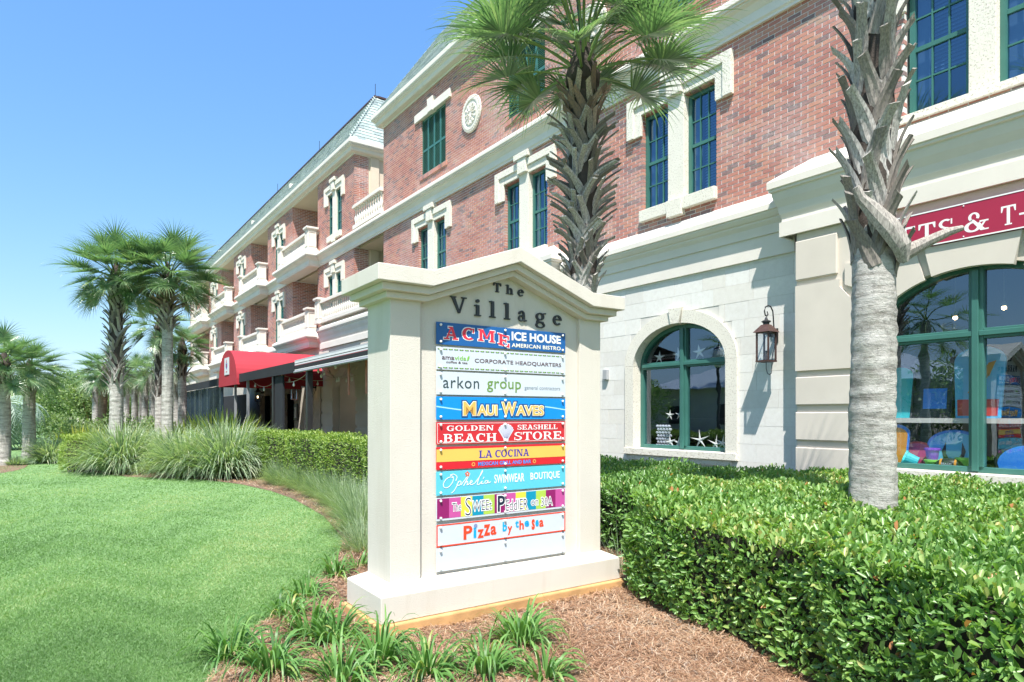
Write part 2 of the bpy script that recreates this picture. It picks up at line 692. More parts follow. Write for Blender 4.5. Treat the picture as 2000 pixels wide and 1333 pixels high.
# ragged lawn edge spills a little over the straw
x, y, Y = x[keep], y[keep], Y[keep]
n = len(x)
a = RNG.uniform(0, 2 * PI, n)
h = RNG.uniform(.010, .022, n) * (1 + .1 * np.sin(x * 2.1) * np.cos(y * 1.7))
w = np.maximum(.0016, .0007 * Y)
lx, ly = RNG.normal(0, .014, n), RNG.normal(0, .014, n)
V = np.empty((n, 3, 3))
V[:, 0] = np.stack([x - np.cos(a) * w, y - np.sin(a) * w, np.zeros(n)], 1)
V[:, 1] = np.stack([x + np.cos(a) * w, y + np.sin(a) * w, np.zeros(n)], 1)
V[:, 2] = np.stack([x + lx, y + ly, h], 1)
patch = .5 + .16 * np.sin(x * 1.3 + 1.7 * np.sin(y * .9)) + .10 * np.sin(y * 3.1 + x) + .14 * np.sin(x * .6 - y * 1.1 + 2 * np.sin(x * .35)) + .12 * np.sin(x * 5.3 + 3 * np.sin(y * 4.1))
t = np.clip(patch + RNG.normal(0, .2, n), 0, 1)
o = link('lawn_grass', npmesh('lawn_grass', V.reshape(-1, 3), np.arange(n * 3).reshape(-1, 3), np.repeat(t, 3)), M['lawnblade'], kind='stuff')
tag(o, 'short mown green lawn curving round the planting bed', 'grass')

# pine straw: thin needles lying every way
x, y, Y = cam_ground(120000, 900, 1400, 380, 1700)
keep = inpoly(x, y, BED) & ~((x > -3.6) & (y > -4.8)) & ~((x > -4.9) & (x < -4.3) & (y > -6.9) & (y < -4.9))
x, y, Y = x[keep], y[keep], Y[keep]
n = len(x)
a = RNG.uniform(0, 2 * PI, n) + .7 * np.sin(x * 3) * np.cos(y * 4)
L = RNG.uniform(.05, .13, n)
w = np.maximum(.0011, .00036 * Y)
clump = .02 + .018 * np.sin(x * 5.2 + 2 * np.sin(y * 4.1)) * np.cos(y * 6.3)
z = RNG.uniform(.006, .02, n) + np.clip(clump, 0, .022)
up = RNG.normal(0, .012, n)
dx, dy = np.cos(a), np.sin(a)
bend = RNG.normal(0, .012, n)
V = np.empty((n, 6, 3))
for k, (s, bd) in enumerate(((-.5, 0), (0, 1), (.5, 0))):
    px, py = x + dx * L * s - dy * bend * bd, y + dy * L * s + dx * bend * bd
    pz = np.maximum(.008, z + up * s * 2 + .004 * bd)
    V[:, k] = np.stack([px - dy * w, py + dx * w, pz], 1)
    V[:, 5 - k] = np.stack([px + dy * w, py - dx * w, pz], 1)
F = (np.arange(n)[:, None, None] * 6 + np.array([(0, 1, 4, 5), (1, 2, 3, 4)])[None]).reshape(-1, 4)
t = np.clip(RNG.normal(.42, .22, n) + .12 * np.sin(x * 2.3) * np.cos(y * 3), 0, 1)
o = link('pine_straw', npmesh('pine_straw', V.reshape(-1, 3), F, np.repeat(t, 6)), M['needle'], kind='stuff')
tag(o, 'brown pine straw mulch spread around the monument sign and hedges', 'pine straw')

# ------------------------------------------------------------------ building
BLD = thing('brick_building', 'long three storey red brick building with cream cornices, green windows, balconies and grey slate roof', 'building')
XL, XC, XG, XE = -60.0, -22.44, -19.9, 4.0      # far end, wing corner, near block corner, near end
BR = []         # bricks
BRT = []
CH, BW = .0677, .213


def brick_rows(a0, a1, z0, z1, holes, emit_fn, depth=.10, start=0.0):
    """rows of bricks along a coordinate a; holes (a0,a1,z0,z1)"""
    r0 = int(math.floor(z0 / CH))
    r = r0
    while r * CH < z1 - .005:
        za, zb = max(r * CH, z0), min((r + 1) * CH - .0135, z1)
        if zb - za > .012:
            ivs = [(a0, a1)]
            for h0, h1, hz0, hz1 in holes:
                if hz0 < (za + zb) / 2 < hz1:
                    nv = []
                    for p, q in ivs:
                        if h1 <= p or h0 >= q:
                            nv.append((p, q))
                        else:
                            if h0 > p:
                                nv.append((p, h0))
                            if h1 < q:
                                nv.append((h1, q))
                    ivs = nv
            off = (r % 2) * BW / 2 + start
            for p, q in ivs:
                i = math.floor((p - off) / BW)
                while True:
                    b0, b1 = i * BW + off, (i + 1) * BW + off - .0135
                    i += 1
                    if b0 >= q:
                        break
                    c0, c1 = max(b0, p), min(b1, q)
                    if c1 - c0 > .02:
                        emit_fn(c0, c1, za, zb)
        r += 1


def brick_front(x0, x1, z0, z1, holes=(), y=0.0, d=.10):
    def e(a, b, za, zb):
        j = random.uniform(-.0015, .001)
        BR.append((a, b, y + j, y + d, za, zb))
    brick_rows(x0, x1, z0, z1, holes, e)


def brick_side(y0, y1, z0, z1, x, d=.10):
    """wall facing +x at x"""
    def e(a, b, za, zb):
        BR.append((x - d, x + random.uniform(-.001, .0015), a, b, za, zb))
    brick_rows(y0, y1, z0, z1, (), e, start=.1)


def wallob(fn, *a):
    m_ = MB()
    fn(m_, *a)
    ob('mortar_wall', m_, M['mortar'], BLD)


def holed(mb, x0, x1, z0, z1, holes, y0, y1):
    """solid wall slab with rectangular openings"""
    xs = sorted({x0, x1, *[max(x0, min(x1, h[0])) for h in holes], *[max(x0, min(x1, h[1])) for h in holes]})
    for a, b in zip(xs[:-1], xs[1:]):
        zz = [(z0, z1)]
        for h0, h1, hz0, hz1 in holes:
            if h0 < (a + b) / 2 < h1:
                nz = []
                for p, q in zz:
                    if hz1 <= p or hz0 >= q:
                        nz.append((p, q))
                    else:
                        if hz0 > p:
                            nz.append((p, hz0))
                        if hz1 < q:
                            nz.append((hz1, q))
                zz = nz
        for p, q in zz:
            mb.box(a, b, y0, y1, p, q)


SGL = {}


def pane(parent, x0, x1, z0, z1, y, mat):
    mb = MB()
    mb.v = [(x0, y, z0), (x1, y, z0), (x1, y, z1), (x0, y, z1)]
    mb.f = [(0, 1, 2, 3)]
    ob('pane', mb, mat, parent)


def sash(x0, x1, z0, z1, y, cols=3, rows=4, parts=True, blind=True):
    """one green window: frame (part) > panes, blind (sub-parts)"""
    f = MB()
    fw = .065
    f.box(x0, x0 + fw, y - .03, y + .06, z0, z1)
    f.box(x1 - fw, x1, y - .03, y + .06, z0, z1)
    f.box(x0 + fw, x1 - fw, y - .027, y + .06, z0, z0 + fw * .8)
    f.box(x0 + fw, x1 - fw, y - .027, y + .06, z1 - fw * 1.3, z1)
    ax0, ax1, az0, az1 = x0 + fw, x1 - fw, z0 + fw * .8, z1 - fw * 1.3
    zs = [az0 + (az1 - az0) * i / rows for i in range(rows + 1)]
    xs = [ax0 + (ax1 - ax0) * i / cols for i in range(cols + 1)]
    for i in range(1, rows):
        t = .028 if i == rows // 2 else .010
        f.box(ax0, ax1, y - (.016 if i == rows // 2 else .006), y + .022, zs[i] - t, zs[i] + t)
    for i in range(1, cols):
        f.box(xs[i] - .009, xs[i] + .009, y - .009, y + .018, az0, az1)
    fr = ob('window', f, M['green'], BLD)
    if parts:
        for i in range(rows):
            for j in range(cols):
                pane(fr, xs[j], xs[j + 1], zs[i], zs[i + 1], y + .012, M['glass'])
    else:
        pane(fr, ax0, ax1, az0, az1, y + .012, M['glass'])
    if blind:
        b = MB()
        zt, zb = az1, az0 + (az1 - az0) * random.choice((0, 0, .28, .5))
        k = int((zt - zb) / .05)
        for i in range(k):
            za = zb + i * .05
            b.v += [(ax0 + .16, y + .14, za), (ax1, y + .14, za), (ax1, y + .165, za + .046), (ax0 + .16, y + .165, za + .046)]
            q = 4 * i
            b.f.append((q, q + 1, q + 2, q + 3))
        ob('blind', b, M['blind'], fr)
        c = MB()
        c.box(ax0 - .02, ax0 + .13, y + .08, y + .11, az0, az1)
        ob('curtain', c, M['curtain'], fr)
    return fr


def surround(cx, ow, mull, z0, z1, y=0, sill=True, door=False):
    """coral stone surround of a pair of windows: openings ow wide each side of a mullion"""
    s = MB()
    hw = mull / 2 + ow
    L, R = cx - hw, cx + hw
    ear = .34
    # eared head, two steps
    s.box(L - ear, L - .17, y - .085, y + .0, z1 - .39, z1 + .33)
    s.box(L - .17, L - .001, y - .05, y + .0, z1 - .388, z1 + .172)
    s.box(L - .17, cx - .166, y - .085, y + .0, z1 + .17, z1 + .33)
    s.box(L - .002, cx - .166, y - .048, y + .15, z1 + .002, z1 + .171)
    ob('window_head', s, M['coral'], BLD, bevel=.006)
    s = MB()
    s.box(R + .17, R + ear, y - .085, y + .0, z1 - .39, z1 + .33)
    s.box(R + .001, R + .17, y - .05, y + .0, z1 - .388, z1 + .172)
    s.box(cx + .166, R + .17, y - .085, y + .0, z1 + .17, z1 + .33)
    s.box(cx + .166, R + .002, y - .048, y + .15, z1 + .002, z1 + .171)
    ob('window_head', s, M['coral'], BLD, bevel=.006)
    k = MB()
    k.box(cx - .165, cx + .165, y - .125, y + .1, z1 + .03, z1 + .36)
    k.box(cx - .28, cx + .28, y - .15, y + .1, z1 + .362, z1 + .50)
    ob('keystone', k, M['coral'], BLD, bevel=.01)
    m = MB()
    zb = z0 if not door else z0
    m.box(cx - mull / 2 + .002, cx + mull / 2 - .002, y - .045, y + .14, zb + .001, z1 + .029)
    ob('mullion', m, M['coral'], BLD, bevel=.006)
    if sill:
        q = MB()
        q.box(L - .02, cx - .17, y - .09, y + .12, z0 - .21, z0)
        q.box(cx + .17, R + .02, y - .09, y + .12, z0 - .21, z0)
        q.box(cx - .168, cx + .168, y - .11, y + .12, z0 - .30, z0 - .001)
        ob('window_sill', q, M['coral'], BLD, bevel=.008)


HOLE2, HOLE3 = [], []     # (x0,x1,z0,z1)
mort = MB()
# --- near block, second floor: pairs of windows
near_c = [(-7.53, .64, .36), (-12.02, .64, .36), (-16.55, .64, .36)]
for cx, ow, mu in near_c:
    HOLE2.append((cx - mu / 2 - ow, cx + mu / 2 + ow, 5.40, 7.20))
    surround(cx, ow, mu, 5.40, 7.20)
    sash(cx - mu / 2 - ow, cx - mu / 2, 5.40, 7.20, .11)
    sash(cx + mu / 2, cx + mu / 2 + ow, 5.40, 7.20, .11)
cx = -2.94
HOLE2.append((cx - .88, cx + .88, 5.40, 7.24))
surround(cx, .70, .28, 5.40, 7.20, sill=False)
sash(cx - .84, cx - .14, 5.47, 7.20, .11)
sash(cx + .14, cx + .84, 5.47, 7.20, .11)
q = MB()
q.box(-4.05, -1.83, -.05, .14, 5.37, 5.468)
ob('window_sill', q, M['coral'], BLD, bevel=.006)
cx = 1.6
HOLE2.append((cx - .88, cx + .88, 5.40, 7.24))
surround(cx, .70, .28, 5.40, 7.20)
sash(cx - .84, cx - .14, 5.40, 7.20, .11, parts=False)
sash(cx + .14, cx + .84, 5.40, 7.20, .11, parts=False)
brick_front(XG, XE, 5.0, 7.72, HOLE2)
wallob(holed, XG + .004, XE, 4.6, 7.75, [(a - .004, b + .004, c - .03, d + .03) for a, b, c, d in HOLE2], .0055, .3)


# --- near block, third floor: shuttered openings
def shutters(x0, x1, z0, z1, y=.07):
    w = (x1 - x0) / 4
    fr = MB()
    fr.box(x0, x1, y + .02, y + .05, z0, z1)
    f = ob('shutter', fr, M['greend'], BLD)
    for i in range(4):
        s = MB()
        a, b = x0 + i * w + .004, x0 + (i + 1) * w - .004
        st = .035
        s.box(a, a + st, y - .03, y + .015, z0, z1)
        s.box(b - st, b, y - .03, y + .015, z0, z1)
        zr = [z0, z0 + (z1 - z0) * .42, z1 - .07]
        for zz in zr:
            s.box(a + st, b - st, y - .027, y + .012, zz, zz + .07)
        for lo, hi in ((zr[0] + .07, zr[1]), (zr[1] + .07, zr[2])):
            k = int((hi - lo) / .042)
            for j in range(k):
                q = lo + (hi - lo) * j / k
                s.hexa([(a + st, y - .024, q), (b - st, y - .024, q), (b - st, y - .018, q - .004), (a + st, y - .018, q - .004), (a + st, y - .002, q + .036), (b - st, y - .002, q + .036), (b - st, y + .004, q + .032), (a + st, y + .004, q + .032)])
        ob('shutter_leaf', s, M['green'], f)


BRO = []
for cx in (-16.48, -12.01, -7.5, -2.95, 1.6):
    x0, x1 = cx - .73, cx + .73
    HOLE3.append((x0, x1, 8.62, 10.40))
    shutters(x0, x1, 8.72, 10.40)
    l = MB()
    l.box(x0 - .33, x1 + .33, -.07, .1, 10.402, 10.64)
    ob('lintel', l, M['cream'], BLD, bevel=.01)
    k = MB()
    k.prism([(cx - .13, 10.38), (cx + .13, 10.38), (cx + .17, 10.78), (cx - .17, 10.78)], -.12, .1)
    ob('keystone', k, M['cream'], BLD, bevel=.01)
    i = 0
    while x0 - .06 + i * CH < x1 + .05:       # brick-on-edge sill
        a = x0 - .06 + i * CH
        BR.append((a, a + CH - .0105, -.035, .1, 8.60, 8.72))
        i += 1
brick_front(XG, XE, 8.2, 11.15, [(a, b, c - .001, d) for a, b, c, d in HOLE3] + [(c - .80, c + .80, 8.58, 8.73) for c in (-16.48, -12.01, -7.5, -2.95, 1.6)])
wallob(holed, XG + .004, XE, 8.1, 11.3, [(a - .004, b + .004, c + .06, d + .03) for a, b, c, d in HOLE3], .0055, .3)
# near block end wall facing the gap is turned from the camera: plain mortar backing
ob('mortar_wall', MB().box(XG + .004, XG + .3, .3, 3, 4.6, 11.3), M['mortar'], BLD)


# medallions
def medallion(cx, cz):
    m = MB()
    r = .47
    prof = [(0, .0), (0, .06)]
    rings = [(.0, .055), (.07, .055), (.08, .035), (.15, .035), (.16, .05), (.27, .05), (.28, .03), (.335, .03), (.345, .055), (.40, .055), (.41, .04), (.455, .04), (.47, .0)]
    k = 40
    n0 = len(m.v)
    for rr, d in rings:
        for j in range(k):
            t = 2 * PI * j / k
            wob = 1
            m.v.append((cx + rr * math.cos(t) * wob, -d - .01, cz + rr * 1.04 * math.sin(t) * wob))
    for i in range(len(rings) - 1):
        for j in range(k):
            j2 = (j + 1) % k
            m.f.append((n0 + i * k + j, n0 + (i + 1) * k + j, n0 + (i + 1) * k + j2, n0 + i * k + j2))
    md = ob('medallion', m, M['cream'], BLD)
    s = MB()
    for j in range(12):                       # ring of small petals and rays
        t = 2 * PI * j / 12
        c, sn = math.cos(t), math.sin(t)
        for r0, r1, w in ((.07, .15, .016), (.18, .26, .022)):
            p = [(cx + r0 * c - w * sn * .4, cz + r0 * sn + w * c * .4), (cx + r0 * c + w * sn * .4, cz + r0 * sn - w * c * .4), (cx + r1 * c + w * sn, cz + r1 * sn - w * c), (cx + (r1 + .012) * c, cz + (r1 + .012) * sn), (cx + r1 * c - w * sn, cz + r1 * sn + w * c)]
            s.prism(p[::-1], -.082, -.04)
    for j in range(36):
        t = 2 * PI * j / 36
        x, z = cx + .43 * math.cos(t), cz + .447 * math.sin(t)
        s.box(x - .013, x + .013, -.066, -.03, z - .013, z + .013)
    ob('relief', s, M['cream'], md)


medallion(-14.35, 9.52)
medallion(-9.75, 9.52)
medallion(-5.2, 9.52)

# --- cornices
C2 = [(0, 7.69), (.05, 7.69), (.05, 7.73), (.075, 7.76), (.075, 7.90), (.10, 7.93), (.14, 7.99), (.19, 8.02), (.19, 8.045), (.225, 8.05), (.225, 8.075), (.25, 8.09), (.25, 8.15), (.22, 8.20), (0, 8.34)]
c = MB()
c.sweep([(XL, 0), (XE, 0)], C2)
ob('middle_cornice', c, M['cream'], BLD)


def c1prof(z):       # lower cornice, z of the top at the wall; fascia below
    return [(0, z - .98), (.045, z - .98), (.045, z - .955), (.045, z - .64), (.07, z - .635), (.075, z - .58), (.09, z - .50), (.13, z - .44), (.13, z - .415), (.155, z - .40), (.19, z - .345), (.19, z - .32), (.215, z - .31), (.215, z - .225), (0, z)]


c = MB()
c.sweep([(-10.5, -.002), (-5.3, -.002)], c1prof(5.01))
ob('lower_cornice', c, M['cream'], BLD)


def bay_prof(z):
    return [(0, z - 1.13), (.045, z - 1.13), (.045, z - .92), (.02, z - .915), (.02, z - .86), (.045, z - .80), (.06, z - .70), (.10, z - .60), (.12, z - .52), (.12, z - .49), (.15, z - .475), (.15, z - .445), (.17, z - .43), (.17, z - .33), (.14, z - .30), (-.28, z)]


c = MB()
c.sweep([(-5.33, 0), (-5.33, -.28), (-.55, -.28), (-.55, 0)], bay_prof(5.335), caps=False)
ob('shop_cornice', c, M['cream'], BLD)
c = MB()
c.sweep([(-25.15, 0), (-25.15, -.28), (-10.68, -.28), (-10.68, 0)], bay_prof(5.335), caps=False)
ob('shop_cornice', c, M['cream'], BLD)
c = MB()
c.sweep([(-.5, -.002), (XE, -.002)], c1prof(5.01))
ob('lower_cornice', c, M['cream'], BLD)
c = MB()
c.sweep([(XL, -.002), (-25.3, -.002)], c1prof(5.01))
ob('lower_cornice', c, M['cream'], BLD)

# --- roof cornices with soffits
RC = [(-.02, 11.13), (.03, 11.13), (.04, 11.17), (.17, 11.2), (.2, 11.25), (.2, 11.30), (.235, 11.34), (.27, 11.36), (.27, 11.39), (.30, 11.40), (.32, 11.44), (.32, 11.56), (.28, 11.6), (-.05, 11.62)]
c = MB()
c.sweep([(XG, 9), (XG, 0), (XE, 0)], RC)
ob('roof_cornice', c, M['cream'], BLD)
c = MB()
c.sweep([(XL, 0), (XC, 0), (XC, 9)], RC)
ob('roof_cornice', c, M['cream'], BLD)
s = MB()
s.box(XL, XC, .02, 9, 11.12, 11.5)
s.box(XG, XE, .02, 9, 11.14, 11.5)
ob('soffit', s, M['creamwall'], BLD)

# --- mansard roofs of slates
SL, SLT = [], []
roof = MB()


def slope(O, A, Bv, length, rows, ch, hip0=0.0, hip1=0.0, w=.30):
    """slates on a slope: O lower corner, A unit along, Bv unit up-slope; hip0/hip1: inset per unit of slope at the ends"""
    O, A, Bv = Vector(O), Vector(A), Vector(Bv)
    Nn = A.cross(Bv)
    for r in range(rows):
        t0, t1 = r * ch, (r + 1) * ch + .02
        a0, a1 = hip0 * t0, length - hip1 * t0
        i = 0
        x = a0 - (r % 2) * w / 2
        while x < a1:
            p, q = max(x, a0), min(x + w - .006, a1)
            x += w
            if q - p < .03:
                continue
            c = []
            for tt, up in ((t0, .014), (t1, .004)):
                pass
            lo, hi = O + Bv * t0, O + Bv * t1
            jit = random.uniform(0, .004)
            f = [lo + A * p + Nn * (.004), lo + A * q + Nn * (.004), hi + A * q, hi + A * p,
                 lo + A * p + Nn * (.022 + jit), lo + A * q + Nn * (.022 + jit), hi + A * q + Nn * .006, hi + A * p + Nn * .006]
            SL.append([tuple(k) for k in f])


H_, Q_ = 2.62, 1.46
sl = math.hypot(H_, Q_ + .25)
up_f = (0, (Q_ + .25) / sl, H_ / sl)
rows = 17
k_ = (Q_ + .25) / sl
slope((XL, -.25, 11.6), (1, 0, 0), up_f, XC + .25 - XL, rows, sl / rows, 0, k_)
up_e = (-(Q_ + .25) / sl, 0, H_ / sl)
slope((XC + .25, -.25, 11.6), (0, 1, 0), up_e, 6, rows, sl / rows, k_, 0)
slope((XG - .25, -.25, 11.6), (1, 0, 0), up_f, 12, rows, sl / rows, k_, 0)
roof.hexa([(XL, -.24, 11.59), (XC + .24, -.24, 11.59), (XC + .24, 9, 11.59), (XL, 9, 11.59), (XL, Q_, 14.2), (XC - Q_, Q_, 14.2), (XC - Q_, 9, 14.2), (XL, 9, 14.2)])
roof.hexa([(XG - .24, -.24, 11.59), (XE, -.24, 11.59), (XE, 9, 11.59), (XG - .24, 9, 11.59), (XG + Q_, Q_, 14.2), (XE, Q_, 14.2), (XE, 9, 14.2), (XG + Q_, 9, 14.2)])
rf = ob('roof', roof, M['slate'], BLD)
SL = np.array(SL)
ctr = SL.mean(axis=1)
key = []
for i, p in enumerate(ctr):
    yy = in_view(*p)
    key.append(yy if (yy and (p[0] < XC + .3)) else 1e6 + i)
order = np.argsort(key)
fidx = [(0, 3, 2, 1), (4, 5, 6, 7), (0, 1, 5, 4), (1, 2, 6, 5), (2, 3, 7, 6), (3, 0, 4, 7)]
for i in order[:300]:
    me = bpy.data.meshes.new('slate')
    me.from_pydata([tuple(p) for p in SL[i]], [], fidx)
    o = link('slate', me, M['slate'], rf)
    o['tint'] = random.random()
rest = order[300:]
F = (np.arange(len(rest))[:, None, None] * 8 + np.array(fidx)[None]).reshape(-1, 4)
link('slate', npmesh('slate', SL[rest].reshape(-1, 3), F, np.repeat(RNG.random(len(rest)), 8), False), M['slate'], rf, kind='stuff')
rc = MB()
rc.box(XL, XC - Q_ + .05, Q_ - .06, Q_ + .1, 14.2, 14.27)
rc.box(XC - Q_ - .05, XC - Q_ + .08, Q_ + .1, 9, 14.2, 14.27)
ob('ridge_cap', rc, M['copper'], BLD)
lr = MB()
for xx in (XC - Q_, XC - 8, XC - 15):
    lr.tube([(xx, Q_, 14.2), (xx, Q_, 14.75)], .012, 5)
ob('lightning_rod', lr, M['blackmetal'], BLD)
vt = MB()
for xx in (-31.3, -38.5):
    vt.box(xx - .1, xx + .1, .3, .62, 12.5, 12.7)
ob('roof_vent', vt, M['cream'], BLD)

# --- wing, floors two and three
bays = [(-26.4, -22.44), (-34.0, -29.8), (-41.5, -37.4), (-49.0, -45.0), (-56.5, -52.5)]
side_d = 2.2
for bi, (a, b) in enumerate(bays):
    wc = [-24.4, -31.95, -39.5, -47.05, -54.5][bi]
    ow, mu = .54, .34
    for (fz, top, zb, zt) in ((8.2, 11.15, 8.66, 10.32), (4.9, 7.72, 5.36, 7.1)):
        isdoor = bi > 0
        z0 = (8.36 if fz > 8 else 5.05) if isdoor else zb
        h = [(wc - mu / 2 - ow, wc + mu / 2 + ow, z0, zt)]
        surround(wc, ow, mu, z0, zt, sill=not isdoor)
        near = bi < 2
        sash(wc - mu / 2 - ow, wc - mu / 2, z0, zt, .07, 2, 4 if not isdoor else 5, parts=near, blind=near)
        sash(wc + mu / 2, wc + mu / 2 + ow, z0, zt, .07, 2, 4 if not isdoor else 5, parts=near, blind=near)
        brick_front(a, b, fz, top, h)
        wallob(holed, a + .004, b - .004, fz - .1, top + .05, [(p - .004, q + .004, r - .01, t + .01) for p, q, r, t in h], .0055, .25)
        dd = side_d if bi > 0 else .55
        brick_side(.0, dd, fz, top, b)
        ob('mortar_wall', MB().box(b - .09, b - .0055, .25, dd, fz - .1, top + .05), M['mortar'], BLD)
# backs of the recesses
rb = MB()
for (p, q) in ((-29.8, -26.4), (-37.4, -34.0), (-45.0, -41.5), (-52.5, -49.0)):
    rb.box(p, q, side_d, side_d + .1, 4.9, 11.2)
rb.box(XC - .012, XG + .1, 2.6, 2.7, 4.9, 11.2)
rb.box(XC - .1, XC - .012, .55, 3, 5.2, 7.75)
rb.box(XC - .1, XC - .012, .55, 3, 8.34, 11.15)
rb.box(XC - .012, XC + .05, .62, .95, 8.34, 11.15)
rb.box(XC - .012, XC + .05, .62, .95, 5.2, 7.75)
rb.box(XC, XG, .2, 2.6, 7.72, 8.33)
rb.box(XL, XC - .02, .3, side_d + .1, 7.75, 8.3)
ob('render_wall', rb, M['creamwall'], BLD)
dr = MB()
for (p, q) in ((-29.8, -26.4), (-37.4, -34.0)):
    for z in (5.1, 8.36):
        dr.box(p + .7, q - .7, side_d - .03, side_d - .001, z, z + 2.1)
bd = ob('balcony_door', dr, M['greend'], BLD)

pieces('brick', BR, M['brick'], BLD, 300)

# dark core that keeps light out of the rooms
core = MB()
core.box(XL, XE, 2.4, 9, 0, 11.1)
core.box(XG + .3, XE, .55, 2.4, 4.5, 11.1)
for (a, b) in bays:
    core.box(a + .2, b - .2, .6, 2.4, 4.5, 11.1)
ob('dark_core', core, M['dark'], BLD)


# --- balustrades and balconies
def baluster_prof(z0, z1, r=.062):
    h = z1 - z0
    return [(r, z0), (r, z0 + .05 * h), (r * .5, z0 + .09 * h), (r * .62, z0 + .16 * h), (r * 1.05, z0 + .34 * h), (r * .95, z0 + .44 * h), (r * .5, z0 + .62 * h), (r * .42, z0 + .72 * h), (r * .42, z0 + .84 * h), (r * .7, z0 + .88 * h), (r * .7, z0 + .92 * h), (r, z0 + .95 * h), (r, z1)]


def balustrade(x0, x1, y, z0, z1, post0=False, post1=False, single=True, side=None, solid=False):
    r = MB()
    r.box(x0, x1, y - .10, y + .10, z0, z0 + .13)
    r.box(x0, x1, y - .12, y + .12, z1 - .13, z1 - .05)
    r.box(x0, x1, y - .09, y + .09, z1 - .05, z1)
    if solid:
        r.box(x0, x1, y - .02, y + .05, z0 + .131, z1 - .131)
    if side is not None:        # return of the railing to the wall
        r.box(x1 - .1, x1 + .08, y + .12, side, z0 + .001, z0 + .129)
        r.box(x1 - .12, x1 + .1, y + .12, side, z1 - .129, z1 - .051)
    par = ob('balustrade', r, M['cream'], BLD)
    if not solid or True:
        n = max(2, int((x1 - x0) / .19))
        if single:
            me = MB().lathe(baluster_prof(z0 + .131, z1 - .131), k=8).mesh('baluster', True)
            me.materials.append(M['cream'])
            for i in range(n):
                o = bpy.data.objects.new('baluster', me)
                COL.objects.link(o)
                o.parent = par
                o.location = (x0 + (i + .5) * (x1 - x0) / n, y, 0)
        else:
            m = MB()
            for i in range(n):
                m.lathe(baluster_prof(z0 + .131, z1 - .131), x0 + (i + .5) * (x1 - x0) / n, y, k=6)
            ob('baluster', m, M['cream'], par, smooth=True)
    for on, px in ((post0, x0), (post1, x1)):
        if on:
            p = MB()
            s = .21
            p.box(px - s, px + s, y - s, y + s, z0 - .02, z0 + .14)
            p.box(px - s + .03, px + s - .03, y - s + .03, y + s - .03, z0 + .14, z1 - .02)
            p.box(px - s - .01, px + s + .01, y - s - .01, y + s + .01, z1 - .02, z1 + .02)
            p.box(px - s - .04, px + s + .04, y - s - .04, y + s + .04, z1 + .02, z1 + .10)
            # raised frame of the recessed panel, both seen faces
            a, b_, e = z0 + .22, z1 - .12, .025
            for (xa, xb, za, zb) in ((px - .14, px + .14, a - e, a), (px - .14, px + .14, b_, b_ + e), (px - .14 - e, px - .14, a - e, b_ + e), (px + .14, px + .14 + e, a - e, b_ + e)):
                p.box(xa, xb, y - s + .012, y - s + .03, za, zb)
            for (ya, yb, za, zb) in ((y - .13, y + .13, a - e, a), (y - .13, y + .13, b_, b_ + e), (y - .13 - e, y - .13, a - e, b_ + e), (y + .13, y + .13 + e, a - e, b_ + e)):
                p.box(px + s - .03, px + s - .012, ya, yb, za, zb)
            ob('baluster_post', p, M['cream'], par, bevel=.006)
    return par


balustrade(XC + .12, XG - .002, -.02, 8.33, 9.2, single=True)
balustrade(-25.05, -19.0, -.33, 5.2, 6.1, post0=True, single=True)


def balcony(x0, x1, ztop, single):
    prof = [(o_, z - 8.34 + ztop) for o_, z in C2]
    c = MB()
    c.sweep([(x0, .1), (x0, -.42), (x1, -.42), (x1, .1)], prof, caps=False)
    c.box(x0 - .04, x1 + .04, -.46, .05, ztop - .648, ztop - .30)
    c.box(x0 + .01, x1 - .01, -.41, 2.2, ztop - .30, ztop - .004)
    ob('balcony', c, M['cream'], BLD)
    balustrade(x0 + .25, x1 - .28, -.30, ztop - .02, ztop + .88, True, True, single, side=.0)


for i, (x0, x1) in enumerate(((-30.5, -26.1), (-38.1, -33.7), (-45.7, -41.2), (-53.2, -48.7))):
    balcony(x0, x1, 8.34, i < 1)
    balcony(x0, x1, 5.02, i < 1)

# --- ground floor: limestone blocks
STN = []


def blocks(x0, x1, z0, z1, skip, y=0.0, bw=.60, bh=.285):
    r = 0
    z = z0
    while z < z1 - .03:
        zt = min(z + bh - .004, z1)
        x = x0 - ((r * .37) % 1) * bw
        while x < x1:
            w = bw * random.choice((.75, 1, 1, 1.25))
            a, b = max(x, x0), min(x + w - .004, x1)
            x += w
            segs = [(a, b)]
            for fn in skip:
                ns = []
                for p, q in segs:
                    iv = fn(z, zt)
                    if iv is None or iv[1] <= p or iv[0] >= q:
                        ns.append((p, q))
                    else:
                        if iv[0] > p:
                            ns.append((p, iv[0]))
                        if iv[1] < q:
                            ns.append((iv[1], q))
                segs = ns
            for p, q in segs:
                if q - p > .03:
                    STN.append((p, q, y - .004 - random.uniform(0, .003), y + .05, z, zt))
        z += bh
        r += 1


def arch_skip(cx, a, zs, b, grow=.2):
    A_, B_ = a + grow, b + grow

    def f(z0, z1):
        z = max(z0, zs)
        t = (z - zs) / B_
        if z0 <= zs:
            return (cx - A_, cx + A_)
        if t >= 1:
            return None
        w = A_ * math.sqrt(1 - t * t)
        return (cx - w, cx + w)
    return f


def arch_pts(cx, a, zs, b, n=28):
    return [(cx - a * math.cos(PI * i / n), zs + b * math.sin(PI * i / n)) for i in range(n + 1)]


